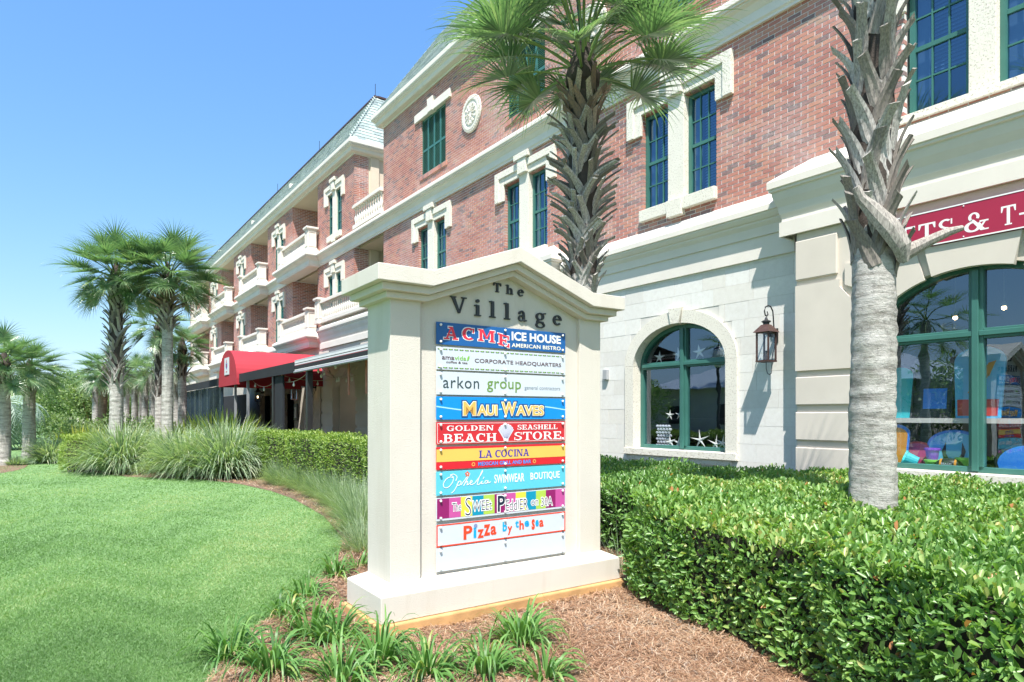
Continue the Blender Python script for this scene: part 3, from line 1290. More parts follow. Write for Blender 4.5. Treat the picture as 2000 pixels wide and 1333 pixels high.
def arch_wall(mb, x0, x1, z0, z1, cx, a, zs, b, y0, y1, sill):
    """wall slab with an arched opening"""
    mb.box(x0, cx - a, y0, y1, z0, z1)
    mb.box(cx + a, x1, y0, y1, z0, z1)
    if sill > z0:
        mb.box(cx - a, cx + a, y0, y1, z0, sill)
    P = arch_pts(cx, a, zs, b)
    for p, q in zip(P[:-1], P[1:]):
        mb.hexa([(p[0], y0, p[1]), (q[0], y0, q[1]), (q[0], y1, q[1]), (p[0], y1, p[1]), (p[0], y0, z1), (q[0], y0, z1), (q[0], y1, z1), (p[0], y1, z1)])


def arch_window(cx, a, sill, zs, b, y, mat=M['shopglass']):
    """green arched window: frame > four panes"""
    f = MB()
    t = .075
    P0 = arch_pts(cx, a, zs, b)
    P1 = arch_pts(cx, a - t, zs, b - t)
    for i in range(len(P0) - 1):
        p, q, r, s = P0[i], P0[i + 1], P1[i + 1], P1[i]
        f.hexa([(s[0], y - .04, s[1]), (r[0], y - .04, r[1]), (r[0], y + .06, r[1]), (s[0], y + .06, s[1]), (p[0], y - .04, p[1]), (q[0], y - .04, q[1]), (q[0], y + .06, q[1]), (p[0], y + .06, p[1])])
    f.box(cx - a, cx - a + t, y - .04, y + .06, sill, zs)
    f.box(cx + a - t, cx + a, y - .04, y + .06, sill, zs)
    f.box(cx - a + t, cx + a - t, y - .037, y + .06, sill, sill + t * .9)
    # mullion and transom, with a moulded nose
    f.prism([(cx - .075, sill + .067), (cx + .075, sill + .067), (cx + .075, zs + b - .05), (cx - .075, zs + b - .05)], y - .05, y + .055)
    f.prism([(cx - .035, sill + .02), (cx + .035, sill + .02), (cx + .035, zs + b - .08), (cx - .035, zs + b - .08)], y - .085, y - .05)
    f.box(cx - a + t, cx - .075, y - .05, y + .055, zs - .065, zs + .055)
    f.box(cx + .075, cx + a - t, y - .05, y + .055, zs - .065, zs + .055)
    f.box(cx - a + t, cx - .036, y - .08, y - .05, zs - .035, zs + .025)
    f.box(cx + .036, cx + a - t, y - .08, y - .05, zs - .035, zs + .025)
    fr = ob('window', f, M['green'], BLD, bevel=.006)
    pane(fr, cx - a + .05, cx - .05, sill + .05, zs - .04, y + .01, mat)
    pane(fr, cx + .05, cx + a - .05, sill + .05, zs - .04, y + .01, mat)
    for sgn in (-1, 1):
        pts = [(cx + sgn * .05, zs + .04), (cx + sgn * (a - .05), zs + .04)]
        for i in range(9):
            th = PI / 2 * i / 8
            xx, zz = (a - .05) * math.cos(th), (b - .05) * math.sin(th)
            if xx > .05 and zz > .04:
                pts.append((cx + sgn * xx, zs + zz))
        pts.append((cx + sgn * .05, zs + b - .06))
        mb = MB()
        mb.v = [(p[0], y + .01, p[1]) for p in pts]
        mb.f = [tuple(range(len(pts)))] if sgn > 0 else [tuple(range(len(pts)))[::-1]]
        ob('pane', mb, mat, fr)
    return fr


lw = MB()
AW = (-7.53, 1.02, 2.52, .70)
arch_wall(lw, -10.4, -5.15, 0, 4.06, AW[0], AW[1] + .002, AW[2], AW[3] + .002, 0.0, .28, .98)
lw.box(XE - 4.6, XE, 0, .28, 0, 4.06)
lw.box(-10.95, -10.402, -.1, .28, 0, 4.3)
ob('limestone_wall', lw, simple('stone_joint', (.60, .575, .535), .9, .1, 5, .2, 80, .003), BLD)
blocks(-10.4, -5.15, 0.0, 4.04, [arch_skip(AW[0], AW[1], AW[2], AW[3], .19)])
blocks(-.5, 4, 0.0, 4.04, [])
# arch surround: ring of voussoirs, jambs, keystone and sill
a0, b0 = AW[1], AW[3]
for (i0, i1) in ((0, 13), (15, 28)):
    r = MB()
    P0 = arch_pts(AW[0], a0, AW[2], b0)
    P1 = arch_pts(AW[0], a0 + .225, AW[2], b0 + .225)
    for i in range(i0, i1):
        p, q, s, t = P0[i], P0[i + 1], P1[i + 1], P1[i]
        r.hexa([(p[0], -.045, p[1]), (q[0], -.045, q[1]), (q[0], .20, q[1]), (p[0], .20, p[1]), (t[0], -.045, t[1]), (s[0], -.045, s[1]), (s[0], -.001, s[1]), (t[0], -.001, t[1])])
    ob('arch_stone', r, M['coral'], BLD)
for sx in (-1, 1):
    r = MB()
    e0, e1 = AW[0] + sx * a0, AW[0] + sx * (a0 + .225)
    r.box(min(e0, e1), max(e0, e1), -.045, .001, .98, AW[2] - .004)
    r.box(min(e0, e0 + sx * .02), max(e0, e0 + sx * .02), .001, .2, .98, AW[2] - .004)
    ob('arch_stone', r, M['coral'], BLD, bevel=.004)
r = MB()
r.prism([(AW[0] - .105, AW[2] + b0 - .01), (AW[0] + .075, AW[2] + b0 - .01), (AW[0] + .15, AW[2] + b0 + .27), (AW[0] - .16, AW[2] + b0 + .27)], -.075, .18)
ob('keystone', r, M['coral'], BLD, bevel=.006)
r = MB()
r.box(AW[0] - a0 - .225, AW[0] + a0 + .225, -.075, .25, .86, .978)
r.box(AW[0] - a0 - .1, AW[0] + a0 + .1, -.03, .0, .76, .86)
ob('window_sill', r, M['coral'], BLD, bevel=.006)
arch_window(AW[0], a0, .98, AW[2], b0, .19)
pieces('stone', STN, M['stone'], BLD, 300)


# --- rusticated shop bays
def shop_bay(cx, x0, x1, y, opening=True, glaze=True, parts=True):
    """pier faces, voussoirs and arched opening of one shop front; x0..x1 full width"""
    a, zs, b = 1.13, 2.56, .77
    bw = MB()
    arch_wall(bw, x0, x1, 0, 4.26, cx, a + .05, zs, b + .05, y + .04, y + .3, .92 if glaze else 0)
    ob('shop_wall', bw, M['rust'], BLD)
    zz = [(0.0, .634), (.735, 1.139), (1.241, 1.639), (1.742, 2.14)]
    k = 0
    for sgn in (-1, 1):
        e = x0 + .0 if sgn < 0 else x1
        jin = cx + sgn * a
        xa, xb = min(e, jin), max(e, jin)
        for z0, z1 in zz:
            r = MB().box(xa, xb, y, y + .06, z0, z1)
            ob('rusticated_stone', r, M['rust'], BLD, bevel=.012)
        # tall block with the chamfer towards the arch
        ch = cx + sgn * (a + .30)
        pts = [(e, 2.232), (jin, 2.232), (jin, 2.56), (cx + sgn * (a + .28), 3.19), (cx + sgn * (a + .41), 3.34), (cx + sgn * (a + .41), 3.451), (e, 3.451)]
        # follow the arch from the spring up to the radial joint
        pts = [(e, 2.232), (jin, 2.232)] + [(cx + sgn * (a * math.cos(t)), zs + b * math.sin(t)) for t in np.linspace(0, .62, 6)] + [(cx + sgn * 1.42, 3.20), (cx + sgn * 1.54, 3.35), (cx + sgn * 1.54, 3.451), (e, 3.451)]
        if sgn > 0:
            pts = pts[::-1]
        r = MB().prism(pts[::-1] if False else pts, y, y + .06)
        ob('rusticated_stone', r, M['rust'], BLD)
        # upper pier panel
        r = MB().box(min(e, cx + sgn * 1.58), max(e, cx + sgn * 1.58), y, y + .06, 3.53, 4.09)
        ob('pier_panel', r, M['rust'], BLD, bevel=.012)
        # haunch voussoir
        pts = [(cx + sgn * (a * math.cos(t)), zs + b * math.sin(t)) for t in np.linspace(.72, 1.118, 6)] + [(cx + sgn * .60, 3.64), (cx + sgn * 1.47, 3.64), (cx + sgn * 1.47, 3.36)]
        if sgn > 0:
            pts = pts[::-1]
        r = MB().prism(pts, y, y + .06)
        ob('voussoir', r, M['rust'], BLD)
    pts = [(cx - .49, 3.64)] + [(cx + a * math.cos(t), zs + b * math.sin(t)) for t in np.linspace(PI - 1.20, 1.20, 9)] + [(cx + .49, 3.64)]
    r = MB().prism(pts, y - .03, y + .06)
    ob('keystone', r, M['rust'], BLD)


def fixwind():
    pass


shop_bay(-2.96, -5.14, -.78, -.30)
shop_bay(-22.75, -25.1, -20.4, -.30, glaze=False)
shop_bay(-13.2, -15.4, -10.85, -.30)
r = MB()
r.box(-20.4, -15.4, -.28, .2, 0, 4.26)
ob('shop_wall', r, M['rust'], BLD)
r = MB()
r.box(-4.2, -1.72, -.36, .1, .80, .918)
ob('window_sill', r, M['coral'], BLD, bevel=.006)
arch_window(-2.96, 1.18, .92, 2.56, .82, -.12)
arch_window(-13.2, 1.18, .92, 2.56, .82, -.12)
# inside of the passage behind the rusticated arch
r = MB()
r.box(-23.95, -23.88, .0, 1.5, 0, 4.2)
r.box(-21.6, -21.55, .0, 1.5, 0, 4.2)
r.box(-23.88, -21.6, 1.4, 1.5, 0, 4.2)
for z in (.68, 1.19, 1.69, 2.19):
    r.box(-23.881, -21.6, 1.36, 1.4, z - .22, z + .2)
ob('passage_wall', r, M['rust'], BLD)

# --- ground floor of the wing, in the shade of the awnings
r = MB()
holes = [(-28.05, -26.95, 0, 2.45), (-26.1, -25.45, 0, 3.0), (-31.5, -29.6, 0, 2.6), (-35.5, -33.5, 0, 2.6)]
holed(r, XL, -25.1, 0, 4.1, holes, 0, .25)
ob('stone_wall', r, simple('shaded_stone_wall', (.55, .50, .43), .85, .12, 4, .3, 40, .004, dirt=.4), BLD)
d = MB()
d.box(-28.05, -27.95, -.02, .12, 0, 2.45)
d.box(-27.05, -26.95, -.02, .12, 0, 2.45)
d.box(-27.95, -27.05, -.02, .12, 2.35, 2.45)
for z in (.0, .62, 1.2, 1.78):
    d.box(-27.95, -27.05, .0, .06, z, z + .07)
dd = ob('door', d, M['cream'], BLD)
pane(dd, -27.95, -27.05, .07, 2.35, .04, M['shopglass'])
hd = MB().tube([(-27.15, -.03, 1.0), (-27.15, -.07, 1.05), (-27.15, -.07, 1.35), (-27.15, -.03, 1.4)], .012, 6)
ob('door_handle', hd, M['white'], dd)
# ------------------------------------------------------------------ shop interiors seen through the glass
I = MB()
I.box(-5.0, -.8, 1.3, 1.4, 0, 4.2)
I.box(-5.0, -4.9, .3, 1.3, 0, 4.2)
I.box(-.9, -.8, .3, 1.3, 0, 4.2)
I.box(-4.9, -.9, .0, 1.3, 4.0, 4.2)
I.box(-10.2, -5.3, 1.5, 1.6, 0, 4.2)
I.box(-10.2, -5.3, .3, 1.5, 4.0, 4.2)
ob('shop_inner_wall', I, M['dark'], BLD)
I = MB()
I.box(-4.9, -.9, -.02, 1.3, .78, .90)
I.box(-8.7, -6.3, .26, 1.4, .84, .96)
ob('display_floor', I, M['creamwall'], BLD)
sh = MB().box(-4.1, -1.8, .02, .42, 1.50, 1.56)
tag(ob('display_shelf', sh, M['cream']), 'pale shelf board across the inside of the big arched shop window', 'shelf')
sh = MB().box(-8.5, -6.55, .55, .95, 1.50, 1.53)
tag(ob('display_shelf', sh, M['dark']), 'dark shelf inside the small arched window', 'shelf')


def body_board(x, y, z, w, h, mats, label, tilt=-.10, group=None, deco=0):
    t = thing('body_board', label, 'body board', (x, y, z), 0, group)
    t.rotation_euler = (tilt, 0, 0)
    pts = []
    for i in range(17):
        a = PI * i / 16
        pts.append((w / 2 * math.cos(a) * (1 if abs(math.cos(a)) > .01 else 1), h - w * .33 + w * .33 * math.sin(a)))
    pts += [(-w / 2 * .86, 0), (w / 2 * .86, 0)]
    ob('board', MB().prism(pts, 0, .045), mats[0], t, bevel=.01)
    inn = [(px * .9, .02 + (pz - .02) * .93) for px, pz in pts]
    ob('deck_print', MB().prism(inn, -.004, 0.0), mats[1], t)
    if deco == 1:      # breaking wave with a red lower band
        ob('printed_band', MB().prism([(-w * .38, .03), (w * .38, .03), (w * .40, h * .26), (-w * .40, h * .26)], -.008, -.004), mats[2], t)
        s = MB()
        for k in range(7):
            a = .3 + k * .4
            s.prism([(-w * .2 + .05 * k * w, h * (.35 + .04 * k)), (-w * .1 + .05 * k * w, h * (.34 + .04 * k)), (w * .02 + .05 * k * w, h * (.55 + .04 * k)), (-w * .06 + .04 * k * w, h * (.58 + .03 * k))], -.0085 - k * .0004, -.004)
        ob('printed_wave', s, mats[3], t)
    if deco == 2:      # blue label
        ob('printed_label', MB().prism([(-.1, .12), (.17, .12), (.17, .38), (-.1, .38)], -.008, -.004), mats[2], t)
    if deco == 3:      # black curved horns
        s = MB()
        for sg in (-1, 1):
            s.prism([(sg * .02, .05), (sg * .10, .12), (sg * .13, .25), (sg * .09, .36), (sg * .085, .22), (sg * .03, .12)], -.009, -.004)
        ob('printed_horns', s, mats[2], t)
    return t


cy = flat('turquoise_plastic', (.05, .55, .60))
dk = flat('black_foam', (.015, .02, .025))
bl = flat('blue_foam', (.03, .22, .75))
lb = flat('light_blue_print', (.12, .50, .78))
rd = flat('red_print', (.68, .06, .05))
wh = flat('white_print', (.75, .75, .75))
orr = flat('orange_foam', (.7, .3, .03))
gr = flat('lime_plastic', (.3, .75, .12))
pu = flat('purple_plastic', (.28, .10, .62))
pk = flat('pink_foam', (.6, .08, .2))
ye = flat('yellow_foam', (.75, .55, .05))
body_board(-3.93, .10, 1.56, .36, .72, [dk, cy], 'turquoise body board on the shelf, half hidden behind the palm trunk')
body_board(-3.56, .16, 1.56, .52, .84, [dk, dk, bl], 'black body board with a small blue label on the shelf', deco=2)
body_board(-3.03, .08, 1.56, .54, .88, [lb, lb, rd, orr], 'blue body board with red and orange wave print on the shelf', deco=1)
body_board(-3.95, .02, .90, .34, .58, [bl, orr], 'orange printed body board at the left end of the window floor')
body_board(-3.72, .12, .90, .42, .36, [rd, pk], 'low pink body board behind the turquoise bucket')
body_board(-3.30, .12, .90, .62, .52, [bl, lb, dk], 'bright blue body board with black horn print on the window floor', deco=3)
b5 = body_board(-2.50, .06, .90, .72, .38, [dk, bl], 'dark blue body board behind the right-hand window pane')


def textmesh(body, off=0.0, ext=0.0, sp=1.0, shear=0.0):
    c = bpy.data.curves.new('lettering', 'FONT')
    c.body = body
    c.size = 1
    c.offset = off
    c.extrude = ext
    c.space_character = sp
    c.shear = shear
    c.resolution_u = 3
    o = bpy.data.objects.new('lettering_tmp', c)
    COL.objects.link(o)
    dg = bpy.context.evaluated_depsgraph_get()
    me = bpy.data.meshes.new_from_object(o.evaluated_get(dg))
    bpy.data.objects.remove(o)
    bpy.data.curves.remove(c)
    return me


def fit(me, x0, x1, z0, z1, y, pad=0.0, arc=None, keep=None):
    """lay lettering (made in x, y) upright into the rectangle x0..x1, z0..z1 at depth y"""
    co = np.empty(len(me.vertices) * 3)
    me.vertices.foreach_get('co', co)
    co = co.reshape(-1, 3)
    lo, hi = keep if keep is not None else (co.min(0), co.max(0))
    sx = (x1 - x0) / (hi[0] - lo[0])
    sz = (z1 - z0) / (hi[1] - lo[1])
    X = x0 + (co[:, 0] - lo[0]) * sx
    Z = z0 + (co[:, 1] - lo[1]) * sz
    if arc:
        u = (X - (x0 + x1) / 2) / ((x1 - x0) / 2)
        Z += arc * (1 - u * u)
    out = np.stack([X, y - co[:, 2], Z], 1)
    me.vertices.foreach_set('co', out.ravel())
    me.update()
    return (lo, hi)


def text_on(parent, body, x0, x1, z0, z1, y, mat, off=0.0, ext=.0004, sp=1.0, shear=0.0, arc=None, name='lettering', outline=None):
    me = textmesh(body, off, ext, sp, shear)
    bb = fit(me, x0, x1, z0, z1, y, arc=arc)
    o = link(name, me, mat, parent)
    if outline:
        # outlines lie behind, a little wider all round
        for k, (w, m2) in enumerate(outline):
            mo = textmesh(body, off + w, ext, sp, shear)
            c2 = np.empty(len(mo.vertices) * 3)
            mo.vertices.foreach_get('co', c2)
            fit(mo, x0, x1, z0, z1, y + .0009 * (k + 1), arc=arc, keep=bb)
            link(name, mo, m2, parent)
    return o


# slab-serif lettering drawn stroke by stroke; every glyph sits in a box of height 1
def arcp(cx, cy, rx, ry, a0, a1, wx, wy, n=14):
    out, inn = [], []
    for i in range(n + 1):
        a = math.radians(a0 + (a1 - a0) * i / n)
        c, s = math.cos(a), math.sin(a)
        out.append((cx + rx * c, cy + ry * s))
        inn.append((cx + (rx - wx) * c, cy + (ry - wy) * s))
    return [[out[i], out[i + 1], inn[i + 1], inn[i]] for i in range(n)]


def seg(x0, y0, x1, y1, w):
    """slanting stroke cut level at both ends"""
    return [[(x0 - w / 2, y0), (x0 + w / 2, y0), (x1 + w / 2, y1), (x1 - w / 2, y1)]]


def rc_(x0, x1, y0, y1):
    return [[(x0, y0), (x1, y0), (x1, y1), (x0, y1)]]


def foot(x, w, y=0.0, t=.07):
    return rc_(x - w / 2, x + w / 2, y, y + t)


def flag(x0, x1, y, t=.08):
    return [[(x0, y - t - .03), (x1, y - t), (x1, y), (x0, y - .03)]]


TH = .19
GL = {
    'T': (.86, rc_(.05, .81, .91, 1) + rc_(.34, .52, .0, .93) + foot(.43, .40) + [[(.02, .68), (.08, .68), (.16, .93), (.02, 1)], [(.78, .68), (.84, .68), (.84, 1), (.70, .93)]]),
    'h': (.80, rc_(.10, .27, 0, .97) + flag(0, .14, 1.0) + foot(.185, .34) + arcp(.42, .36, .25, .31, 165, 0, .15, .12) + rc_(.52, .67, 0, .38) + foot(.595, .32)),
    'e': (.64, arcp(.32, .33, .30, .34, 0, 318, .15, .09, 20) + rc_(.12, .60, .33, .41)),
    'V': (.98, [[(.06, .97), (.26, .97), (.56, .0), (.46, .0)], [(.76, .97), (.84, .97), (.56, .0), (.47, .0)]] + foot(.16, .34, .93, .07) + foot(.80, .30, .93, .07)),
    'i': (.42, rc_(.12, .29, 0, .64) + flag(.02, .16, .67) + foot(.205, .36) + arcp(.20, .88, .10, .10, 0, 360, .099, .099)),
    'l': (.42, rc_(.12, .29, 0, .97) + flag(.02, .16, 1.0) + foot(.205, .36)),
    'a': (.68, arcp(.29, .44, .22, .23, 150, 0, .12, .09) + rc_(.38, .52, .06, .46) + arcp(.27, .19, .22, .20, 0, 360, .11, .08, 18) + [[(.48, .0), (.66, .02), (.66, .09), (.50, .12)]] + arcp(.14, .50, .075, .075, 0, 360, .07, .07, 8)),
    'g': (.68, arcp(.29, .42, .25, .25, 0, 360, .13, .07, 18) + [[(.44, .58), (.64, .60), (.64, .68), (.50, .66)]] + [[(.14, .20), (.24, .20), (.20, .08), (.08, .08)]] + [[(.08, .02), (.50, -.02), (.50, .09), (.12, .12)]] + arcp(.31, -.13, .28, .20, 0, 360, .10, .07, 20)),
    'A': (.98, [[(.10, .0), (.24, .0), (.50, .88), (.44, 1)], [(.44, 1), (.60, 1), (.88, 0), (.68, 0)]] + rc_(.26, .70, .28, .40) + foot(.17, .36, 0, .09) + foot(.78, .36, 0, .09) + rc_(.30, .56, .91, 1)),
    'C': (.86, arcp(.46, .5, .43, .52, 50, 310, .21, .12, 20) + rc_(.72, .80, .62, .98)),
    'M': (1.16, rc_(.10, .28, 0, 1) + rc_(.86, 1.05, 0, 1) + [[(.20, 1), (.36, 1), (.64, .25), (.50, .25)], [(.80, 1), (.92, 1), (.64, .25), (.54, .25)]] + foot(.19, .36, 0, .09) + foot(.95, .36, 0, .09) + rc_(.02, .3, .91, 1) + rc_(.85, 1.13, .91, 1)),
    'E': (.84, rc_(.12, .32, 0, 1) + rc_(.02, .76, 0, .12) + rc_(.02, .76, .88, 1) + rc_(.30, .58, .45, .56) + rc_(.70, .80, 0, .32) + rc_(.68, .77, .70, 1) + rc_(.53, .60, .36, .65)),
    'F': (.80, rc_(.12, .32, 0, 1) + foot(.22, .42) + rc_(.02, .74, .88, 1) + rc_(.30, .56, .45, .56) + rc_(.66, .75, .68, 1) + rc_(.51, .58, .36, .65)),
    'S': (.72, arcp(.36, .745, .32, .255, 45, 255, .16, .10, 16) + arcp(.36, .255, .34, .265, 75, -140, .17, .11, 16) + [[(.24, .60), (.27, .48), (.48, .40), (.50, .52)]] + rc_(.60, .67, .68, .97) + rc_(.02, .09, .03, .36)),
    'G': (.92, arcp(.46, .5, .43, .52, 50, 330, .20, .11, 20) + rc_(.72, .80, .64, .98) + rc_(.62, .80, .02, .44) + rc_(.52, .88, .38, .46)),
    'I': (.44, rc_(.12, .32, 0, 1) + foot(.22, .42) + foot(.22, .42, .93)),
    'O': (.94, arcp(.47, .5, .44, .52, 0, 360, .20, .09, 24)),
    'L': (.78, rc_(.12, .31, 0, 1) + foot(.22, .42, .92, .08) + rc_(.02, .74, 0, .10) + rc_(.66, .74, 0, .34)),
    'D': (.92, rc_(.12, .31, 0, 1) + rc_(.02, .40, 0, .09) + rc_(.02, .40, .91, 1) + arcp(.38, .5, .48, .5, -90, 90, .20, .09, 16)),
    'N': (.98, rc_(.10, .21, 0, 1) + rc_(.76, .87, 0, 1) + [[(.10, 1), (.32, 1), (.87, 0), (.68, 0)]] + foot(.16, .30) + foot(.81, .32, .93) + foot(.18, .32, .93)),
    'B': (.86, rc_(.12, .31, 0, 1) + rc_(.02, .44, 0, .09) + rc_(.02, .42, .91, 1) + rc_(.3, .44, .47, .55) + arcp(.40, .74, .34, .26, -90, 90, .18, .08) + arcp(.42, .27, .38, .28, -90, 90, .19, .08)),
    'H': (.98, rc_(.12, .31, 0, 1) + rc_(.67, .86, 0, 1) + rc_(.3, .68, .45, .55) + foot(.22, .40) + foot(.765, .40) + foot(.22, .40, .93) + foot(.765, .40, .93)),
    'R': (.94, rc_(.12, .31, 0, 1) + foot(.22, .42) + rc_(.02, .44, .91, 1) + rc_(.3, .44, .46, .54) + arcp(.42, .73, .36, .27, -90, 90, .19, .08) + [[(.40, .50), (.58, .50), (.92, 0), (.70, 0)]]),
    '&': (.98, arcp(.40, .76, .22, .24, -30, 240, .12, .08) + arcp(.36, .26, .34, .28, 70, 400, .17, .09, 20) + [[(.24, .66), (.40, .62), (.88, .0), (.66, .0)]] + [[(.78, .44), (.86, .44), (.70, .14), (.62, .20)]] + rc_(.62, .96, .44, .52) + foot(.82, .3)),
    '-': (.46, rc_(.06, .40, .38, .48)),
    ' ': (.5, []),
}


def slab(word, sp=.0):
    """polygons of a word and its width"""
    x = 0
    out = []
    for chh in word:
        w, polys = GL[chh]
        out += [[(px + x, pz) for px, pz in p] for p in polys]
        x += w + sp
    return out, x - sp


def slab_mesh(polys, fx, fz, y, t, grow=0.0):
    m = MB()
    for i, p in enumerate(polys):
        q = [(fx(px), fz(px, pz)) for px, pz in p]
        cx = sum(a for a, b in q) / len(q)
        cz = sum(b for a, b in q) / len(q)
        if grow:
            q = [(a + (grow if a > cx else -grow), b + (grow if b > cz else -grow)) for a, b in q]
        area = sum(q[k][0] * q[(k + 1) % len(q)][1] - q[(k + 1) % len(q)][0] * q[k][1] for k in range(len(q)))
        if area < 0:
            q = q[::-1]
        m.prism(q, y - t - (i % 7) * .00004, y)
    return m


def slab_on(parent, word, x0, x1, z0, z1, y, mat, t=.0006, sp=.08, arc=0.0, grow=0.0, name='lettering', lean=0.0):
    polys, w = slab(word, sp)
    s = (x1 - x0) / w

    def fx(px):
        return x0 + px * s

    def fz(px, pz):
        u = px / w * 2 - 1
        return z0 + pz * (z1 - z0) + arc * (1 - u * u) + lean * (px / w)
    m = slab_mesh(polys, fx, fz, y, t, grow)
    return ob(name, m, mat, parent)


# football, buckets and balls on the window floor
t = thing('toy_football', 'black and tan toy football on the window floor', 'ball', (-3.30, -.0, .985))
prof = []
for i in range(13):
    a = -PI / 2 + PI * i / 12
    prof.append((max(.002, .085 * math.cos(a) ** 1.1), .15 * math.sin(a)))
ball = ob('ball', MB().lathe(prof, k=16), dk, t, rot=(0, PI / 2, .12), smooth=True)
for q in (-.075, .075):
    r = .085 * math.cos(math.asin(q / .15)) ** 1.1
    ob('stripe', MB().lathe([(r + .002, q - .014), (r + .003, q), (r + .002, q + .014)], k=16), orr, t, rot=(0, PI / 2, .12))
text_on(t, 'BEACH', -.055, .055, .005, .03, -.087, wh, .01)
text_on(t, 'SPORT', -.05, .05, -.035, -.01, -.086, wh, .01)


def bucket(x, y, r, h, mat, label, rot=(0, 0, 0), z=.9):
    t = thing('toy_bucket', label, 'bucket', (x, y, z))
    b = ob('bucket', MB().lathe([(r * .75, 0), (r, h), (r * 1.08, h), (r * 1.08, h - .015)], k=16), mat, t, rot=rot, smooth=False)
    ob('rim', MB().lathe([(r * 1.02, h - .02), (r * 1.12, h - .018), (r * 1.12, h + .006), (r * 1.02, h + .008)], k=16), mat, t, rot=rot)
    return t


bucket(-3.66, .02, .09, .16, cy, 'turquoise toy bucket lying on its side on the window floor', (0, -1.2, .3), .99)
bucket(-3.50, .04, .085, .13, gr, 'lime green toy bucket below the purple one')
bucket(-3.50, .04, .08, .14, pu, 'purple toy bucket stacked on the lime green one', z=1.035)
bucket(-3.16, .10, .10, .17, gr, 'green toy bucket behind the football')
t = thing('plastic_bat', 'green and white plastic beach bat lying on the window floor', 'toy bat', (-2.62, .0, .95))
ob('handle', MB().tube([(-.25, 0, 0), (.1, 0, 0)], .018, 8), gr, t)
ob('blade', MB().tube([(.1, 0, 0), (.14, 0, 0), (.45, 0, 0), (.48, 0, 0)], [.02, .04, .045, .03], 8), wh, t)
t = thing('beach_ball', 'blue and white ball at the right end of the window floor', 'ball', (-2.34, -.0, 1.0))
me = MB().lathe([(max(.003, .1 * math.cos(a)), .1 * math.sin(a)) for a in np.linspace(-PI / 2, PI / 2, 11)], k=16).mesh('ball', True)
link('ball', me, lb, t, rot=(.5, .3, 0))
ob('stripe', MB().lathe([(.09, -.045), (.1015, -.02), (.1015, .02), (.09, .045)], k=16), wh, t, rot=(.5, .3, 0))
# the lit bulbs below the ceiling
for i, (x, z) in enumerate(((-3.52, 2.88), (-2.98, 2.94))):
    t = thing('ceiling_spotlight', ['lit ceiling spotlight left of the window mullion', 'lit ceiling spotlight right of the window mullion'][i], 'lamp', (x, .8, z), group='ceiling spotlights')
    ob('shade', MB().lathe([(.030, .035), (.034, .06), (.012, .10)], k=12), flat('grey_tube', (.25, .26, .28)), t)
    ob('hanging_rod', MB().tube([(0, 0, .10), (0, 0, 4.0 - z)], .004, 5), flat('grey_tube', (.25, .26, .28)), t)
    ob('lamp_bulb', MB().lathe([(.004, -.012), (.024, 0), (.028, .02), (.02, .04)], k=12), M['lampon'], t)


# starfish in the small window
def star(x, y, z, r, label, rot=0.0, thin=.0):
    m = MB()
    n = 5
    c0 = len(m.v)
    m.v.append((0, -.02, 0))
    m.v.append((0, .008, 0))
    for i in range(10):
        a = PI / 2 + rot + i * PI / 5
        rr = r if i % 2 == 0 else r * (.30 - thin)
        m.v.append((rr * math.cos(a) * (1 + .06 * (i % 3)), .004, rr * math.sin(a)))
    for i in range(10):
        j = (i + 1) % 10
        m.f.append((c0, c0 + 2 + i, c0 + 2 + j))
        m.f.append((c0 + 1, c0 + 2 + j, c0 + 2 + i))
    o = ob('starfish', m, flat('dried_starfish', (.80, .77, .72), .9), None, (x, y, z))
    tag(o, label, 'starfish')
    return o


for x, z, r, lab, th in ((-8.18, 2.68, .13, 'starfish standing on the transom of the small window, farthest left', 0), (-7.72, 2.70, .14, 'starfish on the transom just left of the mullion of the small window', 0), (-7.27, 2.71, .14, 'starfish on the transom just right of the mullion of the small window', 0), (-6.72, 2.72, .15, 'starfish on the transom under the reflected street lamp, farthest right', 0),
                         (-7.92, 1.10, .13, 'small starfish low in the left pane', .0), (-7.72, 1.09, .13, 'small starfish beside another low in the left pane', 0), (-7.25, 1.16, .20, 'largest slender starfish on the sill of the right pane', .12), (-6.92, 1.10, .17, 'slender starfish in the middle of the right pane floor', .12), (-6.78, 1.12, .16, 'slender starfish near the right jamb of the small window', .12),
                         (-7.93, 1.60, .10, 'starfish on the dark shelf, left one', 0), (-7.70, 1.60, .10, 'starfish on the dark shelf, right one', 0)):
    star(x, .262, z, r, lab, random.uniform(-.2, .2), th)
nt_ = MB()
for i in range(5):
    for j in range(7):
        x = -8.36 + i * .07 + (j % 2) * .03
        nt_.lathe([(.012, 1.0 + j * .06), (.034, 1.02 + j * .06), (.034, 1.04 + j * .06), (.012, 1.055 + j * .06)], x, .42, 8)
tag(ob('shell_stack', nt_, flat('pale_shell', (.6, .62, .68), .6)), 'stack of pale shells in netting low in the left pane', 'shells')


